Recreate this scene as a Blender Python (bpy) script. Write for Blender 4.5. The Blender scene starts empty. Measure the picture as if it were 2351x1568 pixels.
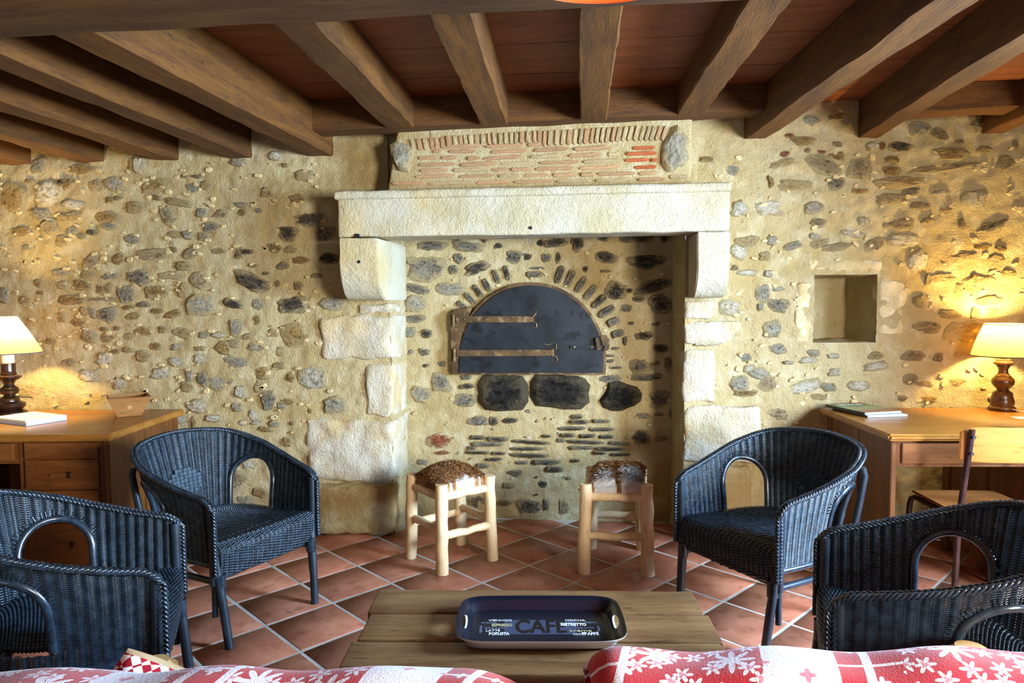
import bpy, bmesh, math, random
import numpy as np
from mathutils import Vector, Matrix, noise as mnoise

random.seed(7); RNG = np.random.default_rng(7)
scene = bpy.context.scene
COL = scene.collection
rad = math.radians

# ------------------------------------------------------------------ camera (image taken as 2351 x 1568)
F_PX = 1604.0; TH = rad(6.0); PT = rad(3.41); RO = rad(-0.38)
CAM = np.array([0.0, -4.15, 1.38])
FW = np.array([-math.sin(TH)*math.cos(PT), math.cos(TH)*math.cos(PT), -math.sin(PT)])
_r0 = np.array([math.cos(TH), math.sin(TH), 0.0]); _u0 = np.cross(_r0, FW)
RT = math.cos(RO)*_r0 + math.sin(RO)*_u0; UP = -math.sin(RO)*_r0 + math.cos(RO)*_u0
cam_d = bpy.data.cameras.new('camera'); cam = bpy.data.objects.new('camera', cam_d); COL.objects.link(cam)
cam_d.sensor_width = 36.0; cam_d.lens = 36.0*F_PX/2351.0; cam_d.clip_start = 0.02
m = Matrix.Identity(4)
for i in range(3):
    m[i][0] = RT[i]; m[i][1] = UP[i]; m[i][2] = -FW[i]; m[i][3] = CAM[i]
cam.matrix_world = m
scene.camera = cam

# ------------------------------------------------------------------ world, daylight, exposure
scene.view_settings.view_transform = 'Standard'; scene.view_settings.look = 'None'
scene.view_settings.gamma = 1.0; scene.view_settings.use_curve_mapping = False
scene.view_settings.exposure = 0.16
scene.cycles.use_denoising = True
scene.cycles.max_bounces = 5; scene.cycles.diffuse_bounces = 3; scene.cycles.glossy_bounces = 2; scene.cycles.transmission_bounces = 2; scene.cycles.sample_clamp_indirect = 6.0
scene.cycles.caustics_reflective = False; scene.cycles.caustics_refractive = False; scene.cycles.use_adaptive_sampling = True; scene.cycles.adaptive_threshold = 0.05
world = bpy.data.worlds.new('sky'); scene.world = world; world.use_nodes = True
bg = world.node_tree.nodes['Background']
bg.inputs[0].default_value = (0.60, 0.78, 1.0, 1); bg.inputs[1].default_value = 1.5

def area(name, loc, direction, sx, sy, watts, col, spread=180):
    d = bpy.data.lights.new(name, 'AREA'); d.shape = 'RECTANGLE'; d.size = sx; d.size_y = sy
    d.energy = watts; d.color = col; d.spread = rad(spread)   # narrow spread stands in for unbuilt deep reveals, dims the right wall
    o = bpy.data.objects.new(name, d); COL.objects.link(o); o.location = loc
    o.rotation_euler = Vector(direction).to_track_quat('-Z', 'Y').to_euler()
    return o
# daylight in the two windows of the right wall and the two of the wall behind the camera
DOORWIN = (-2.55, -1.65, 1.00, 1.95)                  # y0 y1 z0 z1 in the right wall
SIDEWIN = (-5.55, -4.25, 0.70, 2.08)
WINS = [(-2.6, -1.2, 0.75, 2.0), (0.5, 1.9, 0.75, 2.0)]   # x0 x1 z0 z1 in the wall behind
area('daylight_near_window', (2.80, (DOORWIN[0]+DOORWIN[1])/2, 1.47), (-1, 0.12, -0.20), 0.75, 0.85, 215, (0.50, 0.73, 1.0), 112)
area('daylight_side_window', (2.79, (SIDEWIN[0]+SIDEWIN[1])/2, 1.39), (-0.72, 0.7, -0.05), 0.75, 1.0, 150, (1.0, 0.94, 0.80), 120)
for i, w in enumerate(WINS):
    area('daylight_window', ((w[0]+w[1])/2, -6.12, 1.38), (0, 1, -0.05), 1.4, 1.25, 9 if i == 0 else 6, (1.0, 0.97, 0.88))

# ------------------------------------------------------------------ helpers
def ray(x, y): return FW + RT*(x-1175.5)/F_PX - UP*(y-784.0)/F_PX
def at(x, y, Y=None, Z=None):
    d = ray(x, y)
    t = (Y-CAM[1])/d[1] if Y is not None else (Z-CAM[2])/d[2]
    return CAM + d*t
def at_plane(x, y, p0, n):
    d = ray(x, y); n = np.array(n, float); return CAM + d*((np.array(p0)-CAM) @ n)/(d @ n)
def lin(c):
    if isinstance(c, str): c = [int(c[i:i+2], 16) for i in (0, 2, 4)]
    o = []
    for v in c:
        v /= 255.0; o.append(v/12.92 if v <= 0.04045 else ((v+0.055)/1.055)**2.4)
    return (*o, 1.0)
def nz(p, s=1.0, o=0.0): return mnoise.noise(Vector((p[0]*s+o, p[1]*s+o*1.7, p[2]*s-o)))

class G:
    """node graph helper"""
    def __init__(self, name):
        self.m = bpy.data.materials.new(name); self.m.use_nodes = True
        self.t = self.m.node_tree; self.n = self.t.nodes; self.b = self.n['Principled BSDF']; self.out = self.n['Material Output']
    def add(self, typ, **kw):
        nd = self.n.new(typ)
        for k, v in kw.items():
            if k in nd.bl_rna.properties: setattr(nd, k, v)
            else: nd.inputs[k].default_value = v
        return nd
    def l(self, a, b): self.t.links.new(a, b)
    def math(self, op, a, b=0.0, c=0.0):
        nd = self.n.new('ShaderNodeMath'); nd.operation = op
        for i, v in enumerate((a, b, c)):
            if hasattr(v, 'is_linked'): self.l(v, nd.inputs[i])
            else: nd.inputs[i].default_value = v
        return nd.outputs[0]
    def mix(self, f, a, b):
        nd = self.n.new('ShaderNodeMix'); nd.data_type = 'RGBA'
        for s, v in ((nd.inputs[0], f), (nd.inputs[6], a), (nd.inputs[7], b)):
            if hasattr(v, 'is_linked'): self.l(v, s)
            else: s.default_value = v
        return nd.outputs[2]
    def ramp(self, f, p0, p1):
        nd = self.n.new('ShaderNodeMapRange'); nd.interpolation_type = 'SMOOTHSTEP'
        self.l(f, nd.inputs[0]); nd.inputs[1].default_value = p0; nd.inputs[2].default_value = p1
        return nd.outputs[0]
    def coords(self, stretch=(1, 1, 1), rnd=True, kind='Object'):
        tc = self.n.new('ShaderNodeTexCoord'); mp = self.n.new('ShaderNodeMapping'); mp.inputs['Scale'].default_value = stretch
        self.l(tc.outputs[kind], mp.inputs[0])
        if rnd:
            oi = self.n.new('ShaderNodeObjectInfo'); sc = self.math('MULTIPLY', oi.outputs['Random'], 37.0)
            cb = self.n.new('ShaderNodeCombineXYZ')
            for i in range(3): self.l(sc, cb.inputs[i])
            self.l(cb.outputs[0], mp.inputs['Location']); self.rand = oi.outputs['Random']
        return mp.outputs[0]
    def noise(self, v, scale, detail=4, rough=0.55, dist=0.0):
        nd = self.n.new('ShaderNodeTexNoise'); nd.inputs['Scale'].default_value = scale; nd.inputs['Detail'].default_value = detail
        nd.inputs['Roughness'].default_value = rough; nd.inputs['Distortion'].default_value = dist; self.l(v, nd.inputs['Vector'])
        return nd.outputs[0]
    def bump(self, h, strength, dist=0.01):
        nd = self.n.new('ShaderNodeBump'); nd.inputs['Strength'].default_value = strength; nd.inputs['Distance'].default_value = dist
        self.l(h, nd.inputs['Height']); self.l(nd.outputs[0], self.b.inputs['Normal'])
    def col(self, c): self.l(c, self.b.inputs['Base Color'])
    def set(self, rough=0.6, spec=0.5, metal=0.0, coat=0.0):
        self.b.inputs['Roughness'].default_value = rough; self.b.inputs['Specular IOR Level'].default_value = spec
        self.b.inputs['Metallic'].default_value = metal; self.b.inputs['Coat Weight'].default_value = coat
        return self.m

def mat_noise(name, c1, c2, scale=5.0, rough=0.8, bump=0.3, bscale=None, stretch=(1, 1, 1), rndval=0.15, c3=None, spec=0.4, metal=0.0, bdist=0.01, coat=0.0, lo=0.35, hi=0.65):
    g = G(name); v = g.coords(stretch); f = g.ramp(g.noise(v, scale), lo, hi)
    c = g.mix(f, lin(c1), lin(c2))
    if c3: c = g.mix(g.ramp(g.noise(v, scale*2.7, 5), 0.52, 0.66), c, lin(c3))
    if rndval:
        hs = g.n.new('ShaderNodeHueSaturation'); g.l(c, hs.inputs['Color'])
        g.l(g.math('MULTIPLY_ADD', g.rand, 2*rndval, 1-rndval), hs.inputs['Value']); c = hs.outputs[0]
    g.col(c)
    if bump: g.bump(g.noise(v, bscale or scale*4, 6, 0.65), bump, bdist)
    return g.set(rough, spec, metal, coat)
def mat_wood(name, c1, c2, c3, axis=0, scale=3.0, rough=0.6, bump=0.25, rndval=0.12, spec=0.4, ringscale=16):
    g = G(name); st = [1.0, 1.0, 1.0]
    for i in range(3):
        if i != axis: st[i] = 9.0
    v = g.coords(tuple(st)); f = g.ramp(g.noise(v, scale, 5, 0.6, 0.6), 0.3, 0.7)
    c = g.mix(f, lin(c1), lin(c2)); fine = g.noise(v, ringscale, 6, 0.7)
    c = g.mix(g.ramp(fine, 0.52, 0.72), c, lin(c3))
    hs = g.n.new('ShaderNodeHueSaturation'); g.l(c, hs.inputs['Color'])
    g.l(g.math('MULTIPLY_ADD', g.rand, 2*rndval, 1-rndval), hs.inputs['Value']); g.col(hs.outputs[0])
    g.bump(fine, bump, 0.008)
    return g.set(rough, spec)
def mat_flat(name, c, rough=0.5, spec=0.5, metal=0.0, coat=0.0):
    g = G(name); g.b.inputs['Base Color'].default_value = lin(c); return g.set(rough, spec, metal, coat)

def fast_mesh(name, verts, quads, mats, smooth=True, midx=None, sharp=None):
    me = bpy.data.meshes.new(name); verts = np.asarray(verts, np.float32).reshape(-1, 3); quads = np.asarray(quads, np.int32)
    k = quads.shape[1]; nq = len(quads)
    me.vertices.add(len(verts)); me.vertices.foreach_set('co', verts.ravel())
    me.loops.add(nq*k); me.loops.foreach_set('vertex_index', quads.ravel())
    me.polygons.add(nq); me.polygons.foreach_set('loop_start', np.arange(0, nq*k, k, dtype=np.int32))
    if midx is not None: me.polygons.foreach_set('material_index', np.asarray(midx, np.int32))
    for mt in (mats if isinstance(mats, (list, tuple)) else [mats]): me.materials.append(mt)
    me.update(calc_edges=True)
    me.polygons.foreach_set('use_smooth', np.full(nq, smooth, bool))
    if sharp and smooth: me.set_sharp_from_angle(angle=rad(sharp))
    return me
def obj(name, me, parent=None, loc=None, rot=None, scale=None, label=None):
    o = bpy.data.objects.new(name, me); COL.objects.link(o)
    if parent is not None: o.parent = parent
    if loc is not None: o.location = loc
    if rot is not None: o.rotation_euler = rot
    if scale is not None: o.scale = scale
    if label: o['label'] = label
    return o
def thing(name, label, cat, loc=(0, 0, 0), rz=0.0, group=None):
    o = bpy.data.objects.new(name, None); COL.objects.link(o); o.location = loc; o.rotation_euler = (0, 0, rz)
    o.empty_display_size = 0.1; o['label'] = label; o['category'] = cat
    if group: o['group'] = group
    return o
def tag(o, label, cat, group=None):
    o['label'] = label; o['category'] = cat
    if group: o['group'] = group
    return o
def struct(o, label=None):
    o['kind'] = 'structure'
    if label: o['label'] = label
    return o
def copy_tree(o, parent=None):
    c = o.copy(); COL.objects.link(c)
    if parent is not None: c.parent = parent
    for ch in list(o.children): copy_tree(ch, c)
    return c

class MB:
    """collects verts and faces, builds one mesh object"""
    def __init__(self): self.v = []; self.f = []; self.mi = []
    def put(self, vs, fs, mi=0):
        b = len(self.v); self.v += [tuple(map(float, p)) for p in vs]; self.f += [tuple(b+i for i in f) for f in fs]; self.mi += [mi]*len(fs); return self
    def box(self, x0, x1, y0, y1, z0, z1, mi=0):
        return self.put([(x, y, z) for x in (x0, x1) for y in (y0, y1) for z in (z0, z1)],
                        [(0, 1, 3, 2), (4, 6, 7, 5), (0, 4, 5, 1), (2, 3, 7, 6), (0, 2, 6, 4), (1, 5, 7, 3)], mi)
    def hexa(self, p8, mi=0):   # 8 corners in the order of box()
        return self.put(p8, [(0, 1, 3, 2), (4, 6, 7, 5), (0, 4, 5, 1), (2, 3, 7, 6), (0, 2, 6, 4), (1, 5, 7, 3)], mi)
    def tube(self, path, r, n=10, cap=True, mi=0):
        P = np.array(path, float); k = len(P); r = np.full(k, r) if np.isscalar(r) else np.array(r, float)
        T = np.gradient(P, axis=0); T /= np.linalg.norm(T, axis=1)[:, None]+1e-12
        ref = np.array([0, 0, 1.0]) if abs(T[0][2]) < 0.9 else np.array([1.0, 0, 0])
        a = np.cross(T[0], ref); a /= np.linalg.norm(a); vs = []
        for i in range(k):
            a = a - T[i]*(a @ T[i]); a /= np.linalg.norm(a); b = np.cross(T[i], a)
            for j in range(n):
                t = 2*math.pi*j/n; vs.append(P[i]+(a*math.cos(t)+b*math.sin(t))*r[i])
        fs = [(i*n+j, i*n+(j+1) % n, (i+1)*n+(j+1) % n, (i+1)*n+j) for i in range(k-1) for j in range(n)]
        if cap: fs += [tuple(range(n-1, -1, -1)), tuple(range((k-1)*n, k*n))]
        return self.put(vs, fs, mi)
    def lathe(self, prof, n=24, c=(0, 0), mi=0, cap=True):
        vs = [(c[0]+r*math.cos(2*math.pi*j/n), c[1]+r*math.sin(2*math.pi*j/n), z) for r, z in prof for j in range(n)]
        fs = [(i*n+j, i*n+(j+1) % n, (i+1)*n+(j+1) % n, (i+1)*n+j) for i in range(len(prof)-1) for j in range(n)]
        if cap: fs += [tuple(range(n-1, -1, -1)), tuple(range((len(prof)-1)*n, len(prof)*n))]
        return self.put(vs, fs, mi)
    def prism(self, poly, y0, y1, mi=0):   # polygon in x,z extruded along y
        k = len(poly); vs = [(x, y0, z) for x, z in poly]+[(x, y1, z) for x, z in poly]
        fs = [tuple(range(k)), tuple(range(2*k-1, k-1, -1))]+[(i, k+i, k+(i+1) % k, (i+1) % k) for i in range(k)]
        return self.put(vs, fs, mi)
    def mesh(self, name, mats, smooth=False, bevel=0.0, seg=2, sharp=40, recalc=True):
        me = bpy.data.meshes.new(name); bm = bmesh.new()
        bv = [bm.verts.new(p) for p in self.v]
        for f, mi in zip(self.f, self.mi):
            try: fc = bm.faces.new([bv[i] for i in f]); fc.material_index = mi
            except ValueError: pass
        if recalc: bmesh.ops.recalc_face_normals(bm, faces=bm.faces)
        if bevel: bmesh.ops.bevel(bm, geom=[e for e in bm.edges if e.is_manifold and e.calc_face_angle(0) > 0.5], offset=bevel, segments=seg, affect='EDGES', clamp_overlap=True)
        bm.to_mesh(me); bm.free()
        for mt in (mats if isinstance(mats, (list, tuple)) else [mats]): me.materials.append(mt)
        if smooth or bevel:
            me.polygons.foreach_set('use_smooth', np.full(len(me.polygons), True)); me.set_sharp_from_angle(angle=rad(sharp))
        return me
    def build(self, name, mats, parent=None, smooth=False, bevel=0.0, loc=None, rot=None, label=None, seg=2, sharp=40):
        return obj(name, self.mesh(name, mats, smooth, bevel, seg, sharp), parent, loc, rot, None, label)

def rough_block(name, x0, x1, y0, y1, z0, z1, mat, parent=None, r=0.015, amp=0.004, step=0.06, ns=9.0, seed=0.0, label=None, warp=None, fine=0.0):
    """a hewn block: rounded box with uneven faces"""
    lo = np.array([x0, y0, z0]); hi = np.array([x1, y1, z1]); r = min(r, *(0.45*(hi-lo)))
    ax = []
    for i in range(3):
        k = max(1, int(round((hi[i]-lo[i]-2*r)/step)))
        ax.append(np.concatenate([[lo[i], lo[i]+0.4*r], np.linspace(lo[i]+r, hi[i]-r, k+1), [hi[i]-0.4*r, hi[i]]]))
    idx = {}; vs = []; fs = []
    def vid(p):
        key = tuple(np.round(p, 5))
        if key not in idx:
            q = np.clip(p, lo+r, hi-r); d = p-q; L = np.linalg.norm(d)
            p2 = q+d/L*r if L > 1e-9 else p
            nv = np.array([nz(p, ns, seed+3), nz(p, ns, seed+17), nz(p, ns, seed+31)])
            p2 = p2+amp*nv
            if fine: p2 = p2+fine*np.array([nz(p, ns*4, seed), nz(p, ns*4, seed+5), nz(p, ns*4, seed+9)])
            if warp: p2 = np.array(warp(p2))
            idx[key] = len(vs); vs.append(p2)
        return idx[key]
    for a in range(3):
        b, c = [i for i in range(3) if i != a]
        for s, val in ((0, lo[a]), (1, hi[a])):
            for i in range(len(ax[b])-1):
                for j in range(len(ax[c])-1):
                    q = []
                    for u, w in ((i, j), (i+1, j), (i+1, j+1), (i, j+1)):
                        p = np.zeros(3); p[a] = val; p[b] = ax[b][u]; p[c] = ax[c][w]; q.append(vid(p))
                    if (s == 1) == (a != 1): fs.append(q)
                    else: fs.append(q[::-1])
    me = fast_mesh(name, np.array(vs), np.array(fs), mat, True, sharp=50)
    return obj(name, me, parent, label=label)

# ------------------------------------------------------------------ materials
M = {}
def mortar():
    g = G('lime_mortar'); v = g.coords((1, 1, 1), rnd=False)
    c = g.mix(g.ramp(g.noise(v, 1.7, 4), 0.35, 0.68), lin('c6b286'), lin('b89f6c'))
    c = g.mix(g.ramp(g.noise(v, 9.0, 5), 0.45, 0.75), c, lin('d6c8a2'))
    c = g.mix(g.math('MULTIPLY', g.ramp(g.noise(v, 0.9, 3), 0.5, 0.75), 0.5), c, lin('cdbfa4'))
    c = g.mix(g.math('MULTIPLY', g.ramp(g.noise(v, 28.0, 5), 0.60, 0.75), 0.55), c, lin('9c7e50'))
    g.col(c); h = g.math('ADD', g.noise(v, 26, 7, 0.72), g.math('MULTIPLY', g.noise(v, 120, 4), 0.5))
    g.bump(h, 1.0, 0.022); return g.set(0.95, 0.1)
M['mortar'] = mortar()
def stone(name, c1, c2, c3, rv=0.16, smear=0.92):
    """rubble stone, its rim smeared with lime mortar"""
    g = G('stone_'+name); v = g.coords((1, 0.3, 1)); c = g.mix(g.ramp(g.noise(v, 1.3), 0.35, 0.65), lin(c1), lin(c2)); c = g.mix(g.ramp(g.noise(v, 3.5, 5), 0.50, 0.64), c, lin(c3))
    hs = g.n.new('ShaderNodeHueSaturation'); g.l(c, hs.inputs['Color']); g.l(g.math('MULTIPLY_ADD', g.rand, 2*rv, 1-rv), hs.inputs['Value']); c = hs.outputs[0]
    tc = g.n.new('ShaderNodeTexCoord'); sp = g.n.new('ShaderNodeSeparateXYZ'); g.l(tc.outputs['Object'], sp.inputs[0])
    r_ = g.math('SQRT', g.math('ADD', g.math('MULTIPLY', sp.outputs[0], sp.outputs[0]), g.math('MULTIPLY', sp.outputs[2], sp.outputs[2])))
    k = g.math('ADD', r_, g.math('MULTIPLY_ADD', g.noise(v, 2.2, 6, 0.7), 1.9, -0.95)); c = g.mix(g.math('MULTIPLY', g.ramp(k, 0.50, 1.0), smear), c, lin('c3ae80'))
    g.col(c); g.bump(g.noise(v, 4.0, 6, 0.68), 0.9, 0.05); return g.set(0.88, 0.2)
SM = {'t': stone('tan', 'b89a66', 'cbb489', '9b7c4c'), 'o': stone('ochre', '9f7f4e', 'b99a62', '7b5c34'), 'g': stone('grey', 'a49b86', 'bdb49e', '7f7561'),
      'b': stone('brown', 'a18b68', 'b7a27e', '7a664a'), 'd': stone('dark', '4a4239', '6e6455', '2a251f', 0.16, 0.8), 'w': stone('white', 'd9ccb0', 'e9e1ce', 'b5a27c'),
      'r': stone('red', '96553a', 'b5765a', '6e3b28'), 'D': stone('sooty', '191613', '302b26', '0d0b0a', 0.16, 0.12), 'm': stone('mid', '7d7565', '9a917e', '4c453a', 0.16, 0.8),
      'k': stone('clinker', '524b42', '7c7466', '2f2a24', 0.16, 0.7)}
def limestone():
    g = G('white_limestone'); v = g.coords((1, 1, 1), rnd=False)
    c = g.mix(g.ramp(g.noise(v, 4.0, 5), 0.35, 0.7), lin('c4beaa'), lin('b3a886'))
    c = g.mix(g.math('MULTIPLY', g.ramp(g.noise(v, 1.6, 4), 0.55, 0.72), 0.55), c, lin('cfb57c'))
    c = g.mix(g.math('MULTIPLY', g.ramp(g.noise(v, 60.0, 4), 0.66, 0.78), 0.5), c, lin('a08d68'))
    g.col(c); g.bump(g.math('ADD', g.noise(v, 20, 7, 0.72), g.math('MULTIPLY', g.noise(v, 110, 3), 0.4)), 0.95, 0.016); return g.set(0.9, 0.15)
M['lime'] = limestone()
def jambstone():
    g = G('dressed_jamb_stone'); v = g.coords((1, 1, 1), rnd=False)
    c = g.mix(g.ramp(g.noise(v, 5.0, 5), 0.35, 0.7), lin('cac2b0'), lin('b8ab8e')); c = g.mix(g.math('MULTIPLY', g.ramp(g.noise(v, 3.0, 5), 0.48, 0.66), 0.8), c, lin('c3a876'))
    c = g.mix(g.math('MULTIPLY', g.ramp(g.noise(v, 45.0, 4), 0.62, 0.76), 0.5), c, lin('94805a'))
    g.col(c); g.bump(g.math('ADD', g.noise(v, 30, 6, 0.7), g.math('MULTIPLY', g.noise(v, 90, 4), 0.6)), 0.9, 0.014); return g.set(0.92, 0.1)
M['jamb'] = jambstone()
M['nichestone'] = mat_noise('niche_stone', 'cdbb94', 'b9a274', 6, 0.92, 0.9, 28, rndval=0.05, c3='d8cbab', spec=0.1, bdist=0.014)
M['joist'] = mat_wood('oak_joist', '4a2a08', '68410f', '1c0f04', 1, 2.2, 0.75, 0.5, 0.14)
M['beamx'] = mat_wood('oak_beam', '4a2a08', '643e10', '1c0f04', 0, 2.2, 0.75, 0.5, 0.10)
M['plank'] = mat_wood('ceiling_board', '763f22', '8f512d', '401f10', 0, 1.8, 0.6, 0.2, 0.12)
M['desk'] = mat_wood('desk_oak', '683a17', '824f24', '44250a', 0, 1.6, 0.42, 0.08, 0.06)
M['deskv'] = mat_wood('desk_oak_upright', '5f3515', '784720', '3e2209', 2, 1.6, 0.45, 0.08, 0.06)
M['desktop'] = mat_wood('desk_top_oak', '8c571f', 'a46e2d', '623a12', 0, 1.6, 0.32, 0.06, 0.05)
M['table'] = mat_wood('table_pine', '65462a', '86653f', '36230f', 0, 1.7, 0.45, 0.2, 0.10)
M['pole'] = mat_wood('peeled_pole', 'd3b386', 'e2caa3', 'b08d5e', 2, 2.5, 0.6, 0.15, 0.05)
M['ply'] = mat_wood('plywood', 'a3682c', 'b47a3c', '855020', 0, 1.2, 0.28, 0.03, 0.03, 0.5, 9)
M['seatwood'] = mat_wood('seat_wood', '8a5328', '9c6435', '643a18', 0, 1.4, 0.4, 0.05, 0.03)
M['armwood'] = mat_wood('sofa_arm_wood', 'c09660', 'd0ab78', '98713f', 1, 2.0, 0.45, 0.08, 0.05)
M['boxwood'] = mat_wood('box_wood', '8a5d30', '9f7040', '65401c', 0, 2.0, 0.5, 0.08, 0.05)
M['grout'] = mat_noise('tile_grout', 'c0bab2', 'aba398', 6, 0.9, 0.3, 60, rndval=0)
def tile_mat():
    g = G('terracotta_tile'); v = g.coords((1, 1, 1))
    c = g.mix(g.ramp(g.noise(v, 6, 5), 0.3, 0.7), lin('9a5a43'), lin('b0735a'))
    c = g.mix(g.ramp(g.noise(v, 19, 5), 0.5, 0.75), c, lin('84503a'))
    hs = g.n.new('ShaderNodeHueSaturation'); g.l(c, hs.inputs['Color']); g.l(g.math('MULTIPLY_ADD', g.rand, 0.3, 0.85), hs.inputs['Value']); g.col(hs.outputs[0])
    n = g.noise(v, 35, 4); g.bump(n, 0.15, 0.004); g.l(g.math('MULTIPLY_ADD', n, 0.3, 0.30), g.b.inputs['Roughness']); g.b.inputs['Specular IOR Level'].default_value = 0.4
    return g.m
M['tile'] = tile_mat()
M['wicker'] = mat_noise('painted_wicker', '151f29', '24323f', 30, 0.23, 0.0, rndval=0.0, spec=0.6)
M['strip'] = mat_noise('painted_flat_strip', '22303d', '31424f', 30, 0.6, 0.0, rndval=0.0, spec=0.3)
M['rattan'] = mat_noise('painted_rattan_pole', '17212b', '222e39', 12, 0.33, 0.1, 60, rndval=0.0, spec=0.6)
M['iron'] = mat_noise('oven_door_iron', '1d2227', '2a3037', 5, 0.42, 0.12, 70, rndval=0, c3='14181c', spec=0.5, metal=0.4)
M['rust'] = mat_noise('rusty_iron', '4b3a2a', '6d5437', 7, 0.5, 0.2, 60, rndval=0, c3='8d7653', metal=0.5)
M['steel'] = mat_noise('worn_steel', '8a8780', 'a9a69c', 9, 0.35, 0.1, 60, rndval=0, c3='5f4e3c', metal=0.8)
M['hole_shade'] = mat_noise('painted_hole_shade', '14110e', '1f1a16', 8, 0.95, 0.4, 30, rndval=0)  # near-black colour that paints the shade inside the mantel holes
M['tube'] = mat_noise('maroon_steel_tube', '2e1a1a', '3d2423', 14, 0.35, 0.05, 60, rndval=0, c3='1c1010')
M['ebony'] = mat_wood('dark_turned_wood', '24130b', '361e11', '160b06', 2, 4, 0.25, 0.03, 0.0, 0.6)
M['walnut'] = mat_wood('brown_turned_wood', '4a2c14', '62401f', '301a0a', 2, 4, 0.3, 0.03, 0.0, 0.6)
M['cream'] = mat_flat('cream_card', 'efe6cf', 0.6)
M['paper'] = mat_flat('white_paper', 'eceef2', 0.6)
M['paperblue'] = mat_flat('bluish_paper', 'c9d3e6', 0.6)
M['black'] = mat_flat('black', '0d0d10', 0.4)
M['plaster'] = mat_noise('plain_plaster', '84714e', '766240', 2, 0.95, 0.3, 40, rndval=0)
M['white'] = mat_flat('white_enamel', 'e9ebf2', 0.25)
M['navy'] = mat_flat('navy_enamel', '0d1220', 0.28, 0.45)
def brick_mat(name, a, b, c): return mat_noise(name, a, b, 1.6, 0.9, 0.6, 5, (1, 0.3, 1), 0.14, c, 0.2, bdist=0.03)
M['brick'] = brick_mat('pale_hood_brick', 'b98f66', 'c79f78', 'a3805a')
M['brick2'] = brick_mat('dusty_hood_brick', 'b9a076', 'c7b088', 'a88c60')
M['redbrick'] = brick_mat('fresh_red_brick', 'bd6238', 'c97346', 'a14d2a')

# ------------------------------------------------------------------ floor: grout bed and terracotta tiles
me = MB().box(-4.1, 3.0, -6.4, 0.6, -0.08, -0.0025).mesh('floor', M['grout'])
floor = struct(obj('floor', me), 'terracotta tile floor laid on the diagonal with pale grout')
T0 = np.array([-1.356, -1.374]); TA = rad(49.8); E1 = np.array([math.cos(TA), math.sin(TA)]); E2 = np.array([math.sin(TA), -math.cos(TA)])
P1, P2 = 0.320, 0.311
def tile_mesh(seed):
    rnd = random.Random(seed); a, b = P1-0.0145, P2-0.0145; t = MB()
    j = lambda: rnd.uniform(-0.0025, 0.0025)
    q = [(-a/2+j(), -b/2+j()), (a/2+j(), -b/2+j()), (a/2+j(), b/2+j()), (-a/2+j(), b/2+j())]
    top = [(x*0.985, y*0.985, 0.0) for x, y in q]; mid = [(x, y, -0.003) for x, y in q]; bot = [(x, y, -0.012) for x, y in q]
    t.put(top+mid+bot, [(0, 1, 2, 3)]+[(4+i, 4+(i+1) % 4, (i+1) % 4, i) for i in range(4)]+[(8+i, 8+(i+1) % 4, 4+(i+1) % 4, 4+i) for i in range(4)])
    return t.mesh('tile', M['tile'], smooth=True, sharp=60)
TM = [tile_mesh(s) for s in range(6)]
cands = []
for i in range(-14, 18):
    for j in range(-14, 18):
        c = T0+E1*(i+0.5)*P1+E2*(j+0.5)*P2
        if -3.6 < c[0] < 2.75 and -3.3 < c[1] < 0.22 and not (c[1] > -0.10 and not (-1.2 < c[0] < 0.6)):
            cands.append((abs(c[0]+0.4)+abs(c[1]+1.3), c))
cands.sort(key=lambda t: t[0])
for k, (_, c) in enumerate(cands[:300]):
    obj('tile', TM[k % 6], floor, (c[0], c[1], random.uniform(-0.0006, 0.0006)), (random.uniform(-.002, .002), random.uniform(-.002, .002), TA+math.pi*(k % 2)))

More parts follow.
